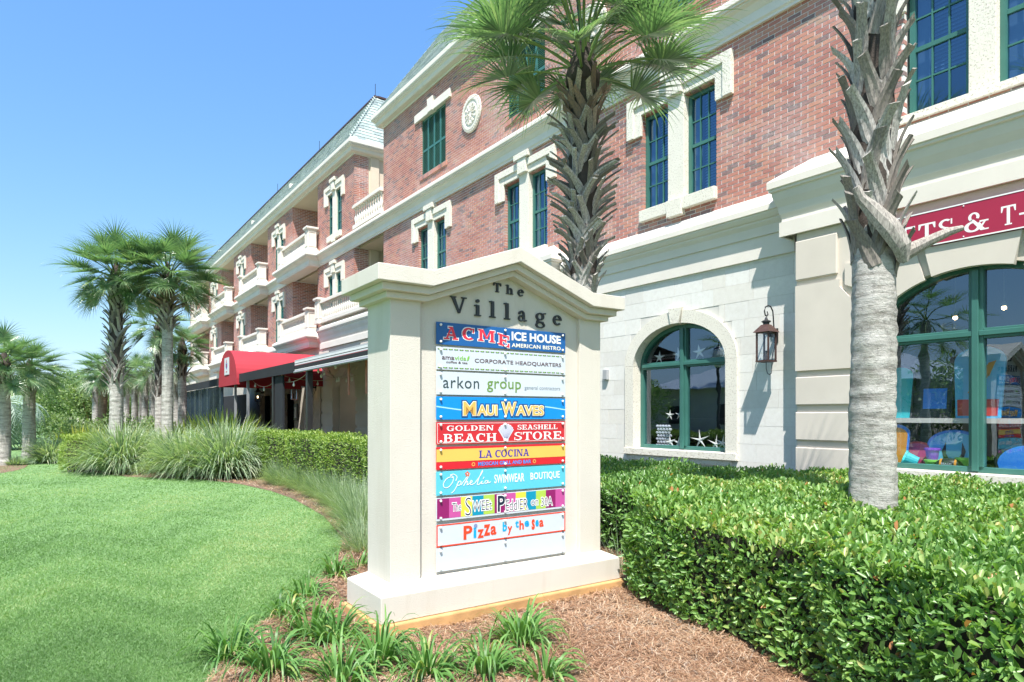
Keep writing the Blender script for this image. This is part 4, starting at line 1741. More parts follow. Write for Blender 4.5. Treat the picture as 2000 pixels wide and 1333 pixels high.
# ------------------------------------------------------------------ lanterns
def lantern(x, y, z, s, label, lit=False, group=None):
    t = thing('wall_lantern', label, 'lantern', (x, y, z), 0, group)
    # local: wall at y=0, body hangs at y=-.27
    c, w = -.27 * s, .095 * s
    fr = MB()
    for sx in (-1, 1):
        for sy in (-1, 1):
            fr.box(sx * w - .011 * s, sx * w + .011 * s, c + sy * w - .011 * s, c + sy * w + .011 * s, 0, .42 * s)
    fr.box(-w * 1.15, w * 1.15, c - w * 1.15, c + w * 1.15, -.025 * s, 0)
    fr.box(-w * 1.1, w * 1.1, c - w * 1.1, c - w * .9, .40 * s, .425 * s)
    fr.box(-w * 1.1, w * 1.1, c + w * .9, c + w * 1.1, .40 * s, .425 * s)
    ob('frame', fr, M['copper'], t)
    gl = MB()
    for (a0, b0, a1, b1) in ((-w, c - w, w, c - w), (w, c - w, w, c + w), (w, c + w, -w, c + w), (-w, c + w, -w, c - w)):
        n = len(gl.v)
        gl.v += [(a0, b0, .005), (a1, b1, .005), (a1, b1, .41 * s), (a0, b0, .41 * s)]
        gl.f.append((n, n + 1, n + 2, n + 3))
    ob('lantern_glass', gl, M['lampglass'], t)
    rf_ = MB()
    k = w * 1.45
    u = w * .55
    rf_.hexa([(-k, c - k, .42 * s), (k, c - k, .42 * s), (k, c + k, .42 * s), (-k, c + k, .42 * s), (-u, c - u, .535 * s), (u, c - u, .535 * s), (u, c + u, .535 * s), (-u, c + u, .535 * s)])
    ob('roof', rf_, M['copper'], t)
    tp = MB().lathe([(u * .9, .535 * s), (u * .9, .565 * s), (u * 1.3, .575 * s), (u * 1.3, .59 * s), (u * .5, .61 * s), (u * .25, .65 * s)], 0, c, 12)
    ob('cap', tp, M['blackmetal'], t)
    bp = MB().box(-.035 * s, .035 * s, -.02, 0, .28 * s, .50 * s)
    bp.box(-.02 * s, .02 * s, c + w, -.02, .36 * s, .42 * s)
    ob('wall_plate', bp, M['blackmetal'], t)
    pts = [(0, -.03, .42 * s), (0, -.07 * s, .52 * s), (0, -.085 * s, .66 * s), (0, -.10 * s, .76 * s), (0, -.155 * s, .82 * s), (0, -.22 * s, .83 * s), (0, -.29 * s, .80 * s), (0, -.315 * s, .74 * s), (0, -.295 * s, .68 * s), (0, -.255 * s, .665 * s), (0, -.225 * s, .70 * s), (0, -.245 * s, .735 * s)]
    ob('scroll_bracket', MB().tube(pts, .011 * s, 6), M['blackmetal'], t)
    lp = [(0, c, -.03 * s), (0, c + .0, -.12 * s), (0, c + .03 * s, -.19 * s), (0, c + .08 * s, -.21 * s), (0, c + .13 * s, -.19 * s), (0, c + .15 * s, -.10 * s), (0, c + .16 * s, .1 * s), (0, -.02, .30 * s)]
    ob('gas_pipe', MB().tube(lp, .006 * s, 6), M['blackmetal'], t)
    bn = MB().lathe([(.012 * s, 0), (.012 * s, .13 * s), (.02 * s, .14 * s), (.004, .15 * s)], 0, c, 8)
    ob('burner', bn, M['copper'], t)
    if lit:
        ob('flame', MB().lathe([(.006, .15 * s), (.02 * s, .18 * s), (.014 * s, .22 * s), (.003, .26 * s)], 0, c, 8), M['lampon'], t)
    return t


lantern(-5.62, 0, 2.42, 1.0, 'copper gas lantern on the pale stone wall beside the rusticated pier')
lantern(-26.6, 0, 2.3, 1.15, 'gas lantern burning on the wall between the glass door and the arch', True)
lantern(-28.6, 0, 2.3, 1.15, 'dim gas lantern left of the glass door above the menu box', False)
lantern(-34.7, 0, 2.3, 1.15, 'gas lantern burning in the shade under the red canopy', True)
lantern(-29.0, 2.2, 6.4, .9, 'small lantern inside the second floor balcony recess', False)
lantern(-29.0, 2.2, 9.6, .9, 'small lantern inside the third floor balcony recess', False)
t = thing('junction_box', 'small grey metal box on the limestone wall just right of the monument sign', 'metal box', (-9.3, -.004, 2.3))
ob('box', MB().box(-.06, .06, -.06, 0, 0, .2), flat('grey_metal', (.35, .36, .38)), t, bevel=.005)
ob('lid', MB().box(-.05, .05, -.07, -.06, .01, .19), flat('grey_metal', (.35, .36, .38)), t)
t = thing('menu_box', 'black framed menu box on the shaded wall left of the glass door', 'menu box', (-29.15, -.02, 1.35))
ob('frame', MB().box(-.22, .22, -.06, 0, 0, .75), M['blackmetal'], t)
ob('menu_sheet', MB().box(-.14, .14, -.066, -.06, .12, .62), M['white'], t)

# ------------------------------------------------------------------ shop fascia sign
t = thing('shop_sign', 'long crimson shop sign with white serif letters above the big arched window', 'shop sign', (0, -.30, 0))
sb = MB().box(-4.12, -1.45, -.055, -.002, 3.648, 4.07)
ob('board', sb, flat('crimson_board', (.36, .018, .055), .4), t)
e = MB()
for (a, b, c_, d_) in ((-4.12, -1.45, 4.055, 4.07), (-4.12, -1.45, 3.648, 3.663), (-4.12, -4.108, 3.663, 4.055), (-1.462, -1.45, 3.663, 4.055)):
    e.box(a, b, -.059, -.0551, c_, d_)
ob('border_line', e, M['white'], t)
slab_on(t, 'GIFTS', -4.06, -3.125, 3.715, 3.93, -.0552, M['white'], sp=.10)
slab_on(t, '&', -3.02, -2.77, 3.715, 3.935, -.0552, M['white'])
slab_on(t, 'T-SHIRTS', -2.66, -1.55, 3.715, 3.93, -.0552, M['white'], sp=.10)
sc = MB()
for x in (-4.02, -3.64, -3.02, -2.4, -1.8):
    for z in (3.68, 4.035):
        sc.lathe([(.008, 0), (.008, .006), (.003, .008)], k=8)
        n = 24
        for q in range(n):
            a, b, c_ = sc.v[-n + q]
            sc.v[-n + q] = (x + a, -.055 - c_, z + b)
ob('screw', sc, M['white'], t)

# ------------------------------------------------------------------ awnings
# red barrel canopy over the walk
t = thing('barrel_canopy', 'red fabric barrel canopy reaching out from the building over the entrance', 'canopy', (-26.45, -3.5, 2.72))
hw, rise, dep = 1.55, 1.36, 3.3
pts = [(hw * math.cos(a), .0 + rise * math.sin(a) ** .85) for a in np.linspace(0, PI, 25)]
m = MB()
n = len(pts)
for yy in (0, 1.1, 2.2, dep):
    m.v += [(x, yy, z) for x, z in pts]
for k in range(3):
    for i in range(n - 1):
        a = k * n + i
        m.f.append((a, a + 1, a + n + 1, a + n))
m.f.append(tuple(range(n)))
ob('canopy_cloth', m, M['redcloth'], t, smooth=False)
r = MB()
for yy in (.02, 1.1, 2.2, dep):
    r.tube([(x * .985, yy, z * .985) for x, z in pts], .018, 5)
ob('hoop_frame', r, M['blackmetal'], t)
pl = MB().box(-.42, .35, -.02, -.004, .42, 1.08)
pq = ob('canopy_plaque', pl, M['panelw'], t)
ob('border_line', MB().box(-.40, .33, -.0215, -.02, .44, 1.06), flat('pale_plaque_field', (.62, .68, .74)), pq)
cr = MB()
cr.prism([(-.16, .86), (.10, .86), (.10, .72), (-.03, .62), (-.16, .72)], -.025, -.0216)
ob('crest', cr, flat('blue_crest', (.05, .12, .4)), pq)
cr = MB()
cr.prism([(-.10, .82), (.04, .82), (.04, .75), (-.03, .70), (-.10, .75)], -.027, -.0251)
cr.box(-.14, .08, -.025, -.0216, .52, .56)
cr.prism([(-.09, .88), (.03, .88), (.0, 1.0), (-.06, 1.0)], -.025, -.0216)
ob('crest', cr, flat('red_crest', (.45, .05, .06)), pq)

# black awning with its straight valance, left and right of the canopy
t = thing('black_awning', 'black fabric awning with deep valance right of the red canopy', 'awning', (-24.9, -3.4, 2.8))
v = MB()
v.box(0, 6.55, -.02, .0, .0, .30)
ob('valance', v, M['blackcloth'], t)
v = MB()
v.hexa([(0, .005, .27), (6.55, .005, .27), (6.55, 3.35, .9), (0, 3.35, .9), (0, .005, .29), (6.55, .005, .29), (6.55, 3.35, .92), (0, 3.35, .92)])
ob('awning_cloth', v, M['blackcloth'], t)
t = thing('black_awning', 'long black fabric awning with side curtains left of the red canopy', 'awning', (-37.5, -3.4, 2.8))
v = MB()
v.box(0, 9.45, -.02, .0, .0, .30)
ob('valance', v, M['blackcloth'], t)
v = MB()
v.hexa([(0, .005, .27), (9.45, .005, .27), (9.45, 3.35, .9), (0, 3.35, .9), (0, .005, .29), (9.45, .005, .29), (9.45, 3.35, .92), (0, 3.35, .92)])
ob('awning_cloth', v, M['blackcloth'], t)
cu = MB()
k = 70
for i in range(k + 1):
    x = 9.3 * i / k
    yy = .12 + .05 * math.sin(i * 1.9) + .03 * math.sin(i * .7)
    cu.v += [(x, yy, -2.75), (x, yy * .9, .0)]
for i in range(k):
    cu.f.append((2 * i, 2 * i + 2, 2 * i + 3, 2 * i + 1))
ob('side_curtain', cu, simple('clear_black_curtain', (.012, .022, .035), .25, .3, 1.2, .5, 6, .03), t)

# striped awning
t = thing('striped_awning', 'black, grey and white striped retractable awning beside the black one', 'awning', (-18.3, -3.4, 2.8))
stripes = [(.0, .03, (.7, .7, .72)), (.03, .06, (.30, .30, .33)), (.06, .075, (.7, .7, .7)), (.075, .18, (.012, .012, .015)), (.18, .195, (.3, .06, .08)), (.195, .23, (.55, .55, .58)), (.23, .25, (.03, .03, .03)), (.25, .30, (.6, .6, .62)), (.30, .34, (.4, .4, .43))]
for i, (a, b, c_) in enumerate(stripes):
    ob('stripe', MB().hexa([(0, -.02, a), (7.5, -.02, a + .04), (7.5, .0, a + .04), (0, .0, a), (0, -.02, b), (7.5, -.02, b + .04), (7.5, .0, b + .04), (0, .0, b)]), flat('stripe_cloth_%d' % i, c_, .8), t)
v = MB().hexa([(0, .005, .32), (7.5, .005, .36), (7.5, 3.1, .98), (0, 3.1, .95), (0, .005, .34), (7.5, .005, .38), (7.5, 3.1, 1.0), (0, 3.1, .97)])
ob('awning_cloth', v, M['blackcloth'], t)
ob('front_bar', MB().tube([(0, -.03, .0), (7.5, -.03, .04)], .03, 6), flat('grey_tube', (.25, .26, .28)), t)
ob('roller_box', MB().box(0, 7.5, 3.0, 3.2, .96, 1.12), M['white'], t)

for i, (x, y, lab) in enumerate(((-17.4, -3.3, 'black square awning post nearest the clipped hedge'), (-20.7, -3.3, 'black square awning post second from the striped awning'), (-24.1, -3.3, 'thin grey awning post right of the red canopy end'), (-26.0, -3.3, 'thin grey awning post under the red canopy end'))):
    t = thing('awning_post', lab, 'post', (x, y, 0), group='posts holding the awnings')
    w = .075 if i < 2 else .04
    ob('post', MB().box(-w, w, -w, w, 0, 2.95), M['blackmetal'] if i < 2 else flat('grey_tube', (.25, .26, .28)), t)
    ob('post_foot', MB().box(-w * 1.6, w * 1.6, -w * 1.6, w * 1.6, 0, .03), M['blackmetal'], t)
# inside the canopy: dark partition and a few plants
r = MB()
r.box(-20.55, -19.75, -3.34, -3.28, 0, 2.8)
ob('dark_screen', r, M['blackcloth'])
tag(bpy.data.objects['dark_screen'], 'black fabric screen standing under the awning behind the posts', 'screen')


r = MB()
r.box(-44, -35.3, -.62, -.58, 0, 2.7)  # dark sheet added to deepen the shade against the wall
o = ob('dark_screen', r, M['blackcloth'])
tag(o, 'long dark sheet added along the wall under the red canopy to deepen the shade', 'screen')

# string lights
def string_light(pts, label):
    t = thing('string_light', label, 'string lights', pts[0], group='strings of bulbs under the awnings')
    P = []
    for (a, b) in zip(pts[:-1], pts[1:]):
        a, b = Vector(a), Vector(b)
        for i in range(9):
            s = i / 8
            p = a.lerp(b, s)
            p.z -= .28 * 4 * s * (1 - s) * (b - a).length / 4
            P.append(p - Vector(pts[0]))
    ob('wire', MB().tube(P, .008, 4), flat('pale_wire', (.5, .46, .36)), t)
    bm = MB().lathe([(.012, 0), (.016, -.05), (.03, -.08), (.036, -.11), (.02, -.145), (.004, -.15)], k=8).mesh('bulb', True)
    bm.materials.append(M['bulb'])
    last = None
    for p in P[1::3]:
        o = bpy.data.objects.new('bulb', bm)
        COL.objects.link(o)
        o.parent = t
        o.location = p


string_light([(-24.3, -3.1, 2.85), (-20.8, -3.2, 2.75), (-17.4, -3.2, 2.9), (-14.8, -2.9, 3.35)], 'string of clear bulbs hanging along the front of the awnings')
string_light([(-17.5, -3.1, 2.9), (-21.5, -.4, 3.3)], 'string of clear bulbs running back from the post to the arch')
string_light([(-21.2, -3.0, 2.9), (-19.3, -1.2, 2.85), (-17.5, -3.0, 2.95)], 'short sagging string of clear bulbs behind the black posts')

for i, (u_x, lab) in enumerate(((-15.35, 'narrow faded red banner hanging left under the striped awning'), (-14.25, 'narrow faded red banner hanging next to the monument sign'))):
    t = thing('hanging_banner', lab, 'banner', (u_x, -3.0, 2.0), group='red banners under the striped awning')
    ob('banner_cloth', MB().box(-.05, .05, 0, .02, .1, 1.0), M['wood'], t)
    ob('banner_rod', MB().tube([(-.07, .01, 1.0), (.07, .01, 1.0)], .012, 5), M['blackmetal'], t)

# ------------------------------------------------------------------ the monument sign
UX = Vector((.02226, .99975, 0)).normalized()
ang = math.atan2(UX.y, UX.x)
SG = thing('monument_sign', 'cream stucco monument sign with gabled cap listing the shops of The Village', 'sign', (-4.266, -7.09, 0), ang)
Lb, Db = 2.33, .69
b = MB()
b.box(0, Lb, 0, Db, .10, .294)
b.hexa([(0, 0, .294), (Lb, 0, .294), (Lb, Db, .294), (0, Db, .294), (.122, .122, .353), (Lb - .122, .122, .353), (Lb - .122, Db - .122, .353), (.122, Db - .122, .353)])
ob('base', b, M['stucco'], SG, bevel=.006)
ob('plinth', MB().box(-.035, Lb + .03, -.035, Db + .035, -.05, .098), M['plinth'], SG, bevel=.012)
x0, x1, y0, y1 = .125, Lb - .125, .125, Db - .125
T0, T1, TC = .407, 1.985, 1.197     # where the gable springs, and its peak
GR = .287


def gpoly(xa, xb, za, zb):
    """band following the gable between heights za and zb"""
    top = [(xa, zb), (T0, zb), (TC, zb + GR), (T1, zb), (xb, zb)]
    bot = [(xb, za), (T1, za), (TC, za + GR), (T0, za), (xa, za)]
    return top, bot


def gband(m, xa, xb, ya, yb, za, zb):
    xs = [xa, T0, TC, T1, xb]
    hs = [0, 0, GR, 0, 0]
    for i in range(4):
        p, q, h, g_ = xs[i], xs[i + 1], hs[i], hs[i + 1]
        m.hexa([(p, ya, za + h), (q, ya, za + g_), (q, yb, za + g_), (p, yb, za + h), (p, ya, zb + h), (q, ya, zb + g_), (q, yb, zb + g_), (p, yb, zb + h)])


def gsolid(name, xa, xb, ya, yb, za, zb, mat, bevel=0, parent=SG):
    n = [(xa, zb), (T0, zb), (TC, zb + GR), (T1, zb), (xb, zb), (xb, za), (T1, za), (TC, za + GR), (T0, za), (xa, za)]
    m = MB().prism(n[::-1], ya, yb)
    return ob(name, m, mat, parent, bevel=bevel)


o_ = .159
gsolid('cap', x0 - o_, x1 + o_, y0 - o_, y1 + o_, 2.560, 2.680, M['stucco'], .005)
o_ = .105
gsolid('cap_moulding', x0 - o_, x1 + o_, y0 - o_, y1 + o_, 2.507, 2.559, M['stucco'], .004)
o_ = .052
gsolid('cap_moulding', x0 - o_, x1 + o_, y0 - o_, y1 + o_, 2.461, 2.506, M['stucco'], .004)
ob('pilaster', MB().box(x0, .373, y0, y1, .340, 2.47), M['stucco'], SG, bevel=.004)
ob('pilaster', MB().box(1.955, x1, y0, y1, .340, 2.47), M['stucco'], SG, bevel=.004)
n = [(.373, .34), (1.955, .34), (1.955, 2.47), (T1 - .05, 2.475), (TC, 2.475 + GR), (T0, 2.475), (.373, 2.47)]
ob('sign_face', MB().prism(n, y0 + .04, y1 - .04), M['stucco'], SG)
FY = y0 + .04      # face plane

# black metal letters
ltr = [('T', 1.054, 1.128, 2.618, 2.693, 0, 1), ('h', 1.178, 1.249, 2.614, 2.692, 0, 1), ('e', 1.298, 1.358, 2.608, 2.668, 0, .68),
       ('V', .646, .796, 2.411, 2.541, 0, 1), ('i', .869, .931, 2.403, 2.542, 0, 1), ('l', 1.014, 1.073, 2.403, 2.541, 0, 1), ('l', 1.158, 1.218, 2.400, 2.539, 0, 1), ('a', 1.303, 1.389, 2.396, 2.489, 0, .68), ('g', 1.485, 1.594, 2.353, 2.488, -.33, .68), ('e', 1.676, 1.771, 2.393, 2.484, 0, .68)]
for chh, xa, xb, za, zb, lo, hi in ltr:
    polys = GL[chh][1]
    px = [p[0] for q in polys for p in q]
    mx, mn = max(px), min(px)
    m = slab_mesh(polys, lambda a: xa + (a - mn) / (mx - mn) * (xb - xa), lambda a, c: za + (c - lo) / (hi - lo) * (zb - za), FY, .016)
    ob('letter', m, M['letters'], SG)

# tenant panels
PX0, PX1 = .517, 1.804
tops = [2.326, 2.133, 1.940, 1.744, 1.545, 1.349, 1.158, .952, .745, .562]
bots = [2.151, 1.955, 1.760, 1.564, 1.369, 1.172, .971, .773, .568, .378]
PY = FY - .022
bolt_me = MB().lathe([(.004, 0), (.004, .014), (.0095, .016), (.011, .021), (.009, .027), (.003, .030)], k=10).mesh('bolt', True)
bolt_me.materials.append(M['white'])


def panel(i, mat):
    p = ob('tenant_panel', MB().box(PX0, PX1, PY, PY + .006, bots[i], tops[i]), mat, SG, bevel=.001)
    for x in (PX0 + .036, (PX0 + PX1) / 2 - .004, PX1 - .036):
        for z in (bots[i] + .022, tops[i] - .022):
            o = bpy.data.objects.new('bolt', bolt_me)
            COL.objects.link(o)
            o.parent = p
            o.location = (x, PY + .012, z)
            o.rotation_euler = (PI / 2, 0, 0)
    return p


Y1, Y2, Y3, Y4 = PY - .0015, PY - .003, PY - .0045, PY - .006
white = M['panelw']
navy = flat('navy_print', (.008, .065, .20))
redp = flat('red_panel_print', (.55, .02, .03))
# 1
p = panel(0, flat('deep_blue_panel', (.008, .10, .32)))
wz = .118
dz_ = [0, .004, -.004, -.022]
xs = [(.585, .712), (.745, .865), (.895, 1.06), (1.085, 1.205)]
for chh, (xa, xb), dd_, tl in zip('ACME', xs, (2.196, 2.204, 2.204, 2.186), (.0, .0, -.004, -.012)):
    polys, w = slab(chh)
    fx = lambda a, xa=xa, xb=xb, w=w: xa + a / w * (xb - xa)
    fz = lambda a, c, dd_=dd_, tl=tl, w=w: dd_ + c * (.092 + .006 * (chh == 'A')) + tl * a / w * 2
    ob('lettering', slab_mesh(polys, fx, fz, Y1 + .0014, .0012, .0075), M['white'], p)
    ob('lettering', slab_mesh(polys, fx, fz, Y1, .0012, .0015), flat('acme_red', (.72, .03, .06)), p)
text_on(p, 'ICE HOUSE', 1.225, 1.752, 2.226, 2.300, Y1, M['white'], .035, sp=1.02)
text_on(p, 'AMERICAN BISTRO', 1.225, 1.75, 2.170, 2.204, Y1, flat('cream_print', (.8, .76, .65)), .02, sp=1.06)
# 2
p = panel(1, white)
brn = flat('dark_brown_print', (.10, .05, .055))
grn = flat('leaf_green_print', (.20, .46, .05))
dash = MB()
dash2 = MB()
k = 26
for zz in (2.116, 1.971):
    for i in range(k):
        a = PX0 + .012 + i * (PX1 - PX0 - .02) / k
        dash.box(a, a + .036, Y1, PY - .0005, zz - .004, zz + .004)
        dash2.box(a + .008, a + .026, Y1 - .0006, Y1, zz - .0038, zz + .0038)
ob('dashed_line', dash, brn, p)
ob('dashed_line', dash2, grn, p)
text_on(p, 'ama', .566, .676, 2.035, 2.060, Y1, brn, .008)
text_on(p, 'vida', .678, .785, 2.035, 2.070, Y1, grn, .008)
text_on(p, 'coffee & tea', .604, .797, 2.008, 2.026, Y1, brn, .004)
lf = MB().prism([(.792, 2.032), (.808, 2.040), (.816, 2.062), (.812, 2.078), (.796, 2.060)], Y1, PY - .0005)
ob('leaf_emblem', lf, grn, p)
text_on(p, 'CORPORATE HEADQUARTERS', .864, 1.755, 2.018, 2.056, Y1, brn, .008, sp=1.02)
# 3
p = panel(2, white)
text_on(p, 'arkon', .576, .905, 1.812, 1.905, Y1, flat('charcoal_print', (.025, .05, .055)), .0, sp=1.1)
text_on(p, 'group', .98, 1.321, 1.788, 1.880, Y1, flat('olive_print', (.14, .26, .05)), .006, sp=1.05)
text_on(p, 'general contractors', 1.358, 1.743, 1.808, 1.850, Y1, flat('slate_print', (.18, .23, .27)), -.01)
# 4
p = panel(3, flat('sky_blue_panel', (.0, .24, .72)))
wv = MB()
P = []
for i in range(41):
    s = i / 40
    x = PX0 + s * (PX1 - PX0)
    P.append((x, 1.655 + .022 * math.sin(s * 2 * PI * 1.15 + 2.6)))
for a, c_ in zip(P[:-1], P[1:]):
    wv.prism([(a[0], a[1] - .005), (c_[0], c_[1] - .005), (c_[0], c_[1] + .005), (a[0], a[1] + .005)], PY - .001, PY - .0004)
ob('wave_line', wv, flat('pale_blue_print', (.35, .66, .85)), p)
gold = flat('gold_print', (.75, .42, .10))
for word, xa, xb, za, zb in (('M', .757, .872, 1.597, 1.706), ('AUI', .890, 1.078, 1.597, 1.680), ('W', 1.125, 1.268, 1.597, 1.706), ('AVES', 1.272, 1.560, 1.597, 1.680)):
    text_on(p, word, xa, xb, za, zb, Y3, gold, .022, outline=[(.045 if len(word) > 1 else .034, flat('cream_print', (.8, .76, .65))), (.13 if len(word) > 1 else .10, navy)])
# 5
p = panel(4, redp)
bd_ = MB()
e = .009
for (a, b_, c_, d_) in ((PX0 + e, PX1 - e, bots[4] + e, bots[4] + e + .003), (PX0 + e, PX1 - e, tops[4] - e - .003, tops[4] - e), (PX0 + e, PX0 + e + .003, bots[4] + e, tops[4] - e), (PX1 - e - .003, PX1 - e, bots[4] + e, tops[4] - e)):
    bd_.box(a, b_, PY - .001, PY - .0004, c_, d_)
ob('border_line', bd_, M['white'], p)
slab_on(p, 'GOLDEN', .606, 1.046, 1.474, 1.516, Y1, M['white'], sp=.06)
slab_on(p, 'SEASHELL', 1.284, 1.715, 1.476, 1.517, Y1, M['white'], sp=.06)
slab_on(p, 'BEACH', .575, 1.076, 1.384, 1.450, Y1, M['white'], sp=.05)
slab_on(p, 'STORE', 1.250, 1.760, 1.388, 1.456, Y1, M['white'], sp=.05)
s = MB()
sx_, sz_ = 1.168, 1.392
fan = []
for i in range(-12, 13):
    a = i / 12 * 1.25
    rr = .118 + .006 * math.cos(i * PI / 2 * 1.3)
    fan.append((sx_ + rr * math.sin(a) * .68, sz_ + rr * .62 * math.cos(a) + .062))
s.prism([(sx_ - .022, sz_ - .01), (sx_ + .022, sz_ - .01), (sx_ + .026, sz_ + .012)] + fan[::-1] + [(sx_ - .026, sz_ + .012)], Y1, PY - .0004)
ob('shell_emblem', s, flat('pale_shell_print', (.62, .63, .72)), p)
s = MB()
for i in range(-5, 6):
    a = i / 5 * 1.1
    ex, ez = sx_ + .112 * math.sin(a) * .66, sz_ + .062 + .112 * .6 * math.cos(a)
    s.prism([(sx_ - .0012 + i * .003, sz_ + .014), (sx_ + .0012 + i * .003, sz_ + .014), (ex + .0012, ez), (ex - .0012, ez)], Y1 - .0006 - .00003 * (i + 5), Y1)
ob('shell_emblem', s, flat('shell_line_print', (.2, .2, .35)), p)
# 6
p = panel(5, flat('cocina_red_panel', (.60, .012, .025)))
ob('printed_band', MB().box(PX0 + .001, PX1 - .001, PY - .001, PY - .0003, 1.233, 1.331), flat('mustard_print', (.72, .47, .10)), p)
inkb = flat('indigo_print', (.035, .02, .34))
slab_on(p, 'LA', .903, 1.035, 1.252, 1.311, Y1, inkb, sp=.0)
co = ob('lettering', slab_mesh(slab('CO', .0)[0] + [[(q[0] + 1.86, q[1]) for q in pp] for pp in slab('C', 0)[0]] + [[(q[0] + 2.75, q[1]) for q in pp] for pp in slab('INA', .0)[0]], lambda a: 1.058 + a / 5.2 * .352, lambda a, c: 1.252 + c * .059, Y1, .0006), inkb, p)
text_on(p, 'MEXICAN GRILL AND BAR', .897, 1.425, 1.188, 1.219, Y1, flat('bright_blue_print', (.03, .25, .75)), .022, sp=1.05)
s = MB()
for cxs in (.852, 1.462):
    for i in range(8):
        a = PI / 4 * i
        x, z = cxs + .013 * math.cos(a), 1.203 + .013 * math.sin(a)
        s.box(x - .0035, x + .0035, Y1, PY - .0004, z - .0035, z + .0035)
ob('sun_emblem', s, flat('mustard_print', (.72, .47, .10)), p)
# 7
p = panel(6, flat('turquoise_panel', (.10, .50, .66)))
text_on(p, 'SWIMWEAR', 1.052, 1.355, 1.036, 1.108, Y1, M['white'], .012, sp=1.03)
text_on(p, 'BOUTIQUE', 1.420, 1.740, 1.034, 1.106, Y1, M['white'], .012, sp=1.03)


def pen(par, strokes, w, mat, y, name='lettering'):
    m = MB()
    kk = 0
    for st in strokes:
        pts = []
        for i in range(len(st) - 1):
            p0 = st[max(i - 1, 0)]
            p1, p2 = st[i], st[i + 1]
            p3 = st[min(i + 2, len(st) - 1)]
            for j in range(6):
                t_ = j / 6
                pts.append(tuple(.5 * ((2 * p1[d]) + (-p0[d] + p2[d]) * t_ + (2 * p0[d] - 5 * p1[d] + 4 * p2[d] - p3[d]) * t_ * t_ + (-p0[d] + 3 * p1[d] - 3 * p2[d] + p3[d]) * t_ ** 3) for d in (0, 1)))
        pts.append(st[-1])
        for a, c_ in zip(pts[:-1], pts[1:]):
            dx, dz = c_[0] - a[0], c_[1] - a[1]
            l = math.hypot(dx, dz) or 1
            nx, nz = -dz / l * w / 2, dx / l * w / 2
            ex, ez = dx / l * w * .3, dz / l * w * .3
            kk += 1
            m.prism([(a[0] - nx - ex, a[1] - nz - ez), (c_[0] - nx + ex, c_[1] - nz + ez), (c_[0] + nx + ex, c_[1] + nz + ez), (a[0] + nx - ex, a[1] + nz - ez)], y - .0004 - (kk % 9) * .00005, y + .0006)
    return ob(name, m, mat, par)


# handwritten name, pen strokes in panel coordinates
pen(p, [
    [(.640, 1.125), (.665, 1.112), (.660, 1.07), (.620, 1.032), (.585, 1.035), (.580, 1.065), (.605, 1.098), (.640, 1.112), (.662, 1.105)],
    [(.640, 1.128), (.672, 1.132), (.700, 1.110), (.690, 1.080)],
    [(.712, 1.072), (.700, 1.04), (.672, 1.00), (.650, .985)], [(.700, 1.048), (.722, 1.074), (.738, 1.066), (.726, 1.044), (.705, 1.040)],
    [(.738, 1.044), (.775, 1.085), (.812, 1.128), (.815, 1.120), (.785, 1.075), (.762, 1.036)], [(.770, 1.050), (.795, 1.070), (.798, 1.055), (.792, 1.040), (.815, 1.048)],
    [(.815, 1.048), (.840, 1.064), (.832, 1.074), (.820, 1.058), (.830, 1.040), (.865, 1.050)],
    [(.865, 1.050), (.910, 1.100), (.938, 1.140), (.934, 1.144), (.905, 1.090), (.888, 1.042), (.905, 1.038), (.935, 1.062)],
    [(.935, 1.062), (.928, 1.042), (.950, 1.046)], [(.944, 1.080), (.952, 1.094)],
    [(.985, 1.064), (.966, 1.062), (.960, 1.045), (.978, 1.044), (.992, 1.062), (.990, 1.044), (1.016, 1.052)]], .0052, M['white'], Y1)
s = MB()
for i in range(5):
    a = PI / 2 + i * 2 * PI / 5
    x, z = .795 + .014 * math.cos(a), 1.128 + .014 * math.sin(a)
    s.prism([(x + .008 * math.cos(b_), z + .008 * math.sin(b_)) for b_ in np.linspace(0, 2 * PI, 7)[:-1]], Y2 - .00005 * i, PY - .0004)
ob('flower_emblem', s, flat('coral_print', (.65, .14, .07)), p)
ob('flower_emblem', MB().prism([(.795 + .005 * math.cos(b_), 1.128 + .005 * math.sin(b_)) for b_ in np.linspace(0, 2 * PI, 7)[:-1]], Y3, PY - .0004), M['white'], p)
# 8
p = panel(7, white)
cols = ['plum', 'pinkish', 'yellowish', 'teal', 'limeish', 'plum', 'pinkish', 'yellowish', 'teal', 'limeish', 'plum', 'pinkish']
cd = {'plum': (.25, .01, .12), 'pinkish': (.50, .08, .30), 'yellowish': (.62, .60, .06), 'teal': (.0, .26, .42), 'limeish': (.38, .55, .08)}
for i, cn in enumerate(cols):
    w = (PX1 - PX0 - .012) / 12
    a = PX0 + .006 + i * w
    ob('printed_stripe', MB().box(a, a + w - .0002, PY - .001, PY - .0003, .790, .947), flat(cn + '_print', cd[cn]), p)
inkd = flat('dark_navy_print', (.012, .02, .05))
wo = [(.075, M['white'])]
text_on(p, 'The', .657, .737, .842, .904, Y2, inkd, -.012, outline=wo)
text_on(p, 'S', .776, .829, .796, .938, Y2, inkd, -.02, outline=[(.04, M['white'])])
text_on(p, 'WEEt', .845, 1.025, .826, .905, Y2, inkd, -.012, outline=wo)
text_on(p, 'P', 1.085, 1.156, .800, .932, Y2, inkd, .02, outline=[(.05, M['white'])])
text_on(p, 'EddlER', 1.165, 1.388, .802, .888, Y2, inkd, -.012, outline=wo)
text_on(p, 'on', 1.428, 1.500, .826, .868, Y2, inkd, -.012, outline=wo)
text_on(p, '30A', 1.535, 1.655, .812, .884, Y2, inkd, -.012, outline=wo)
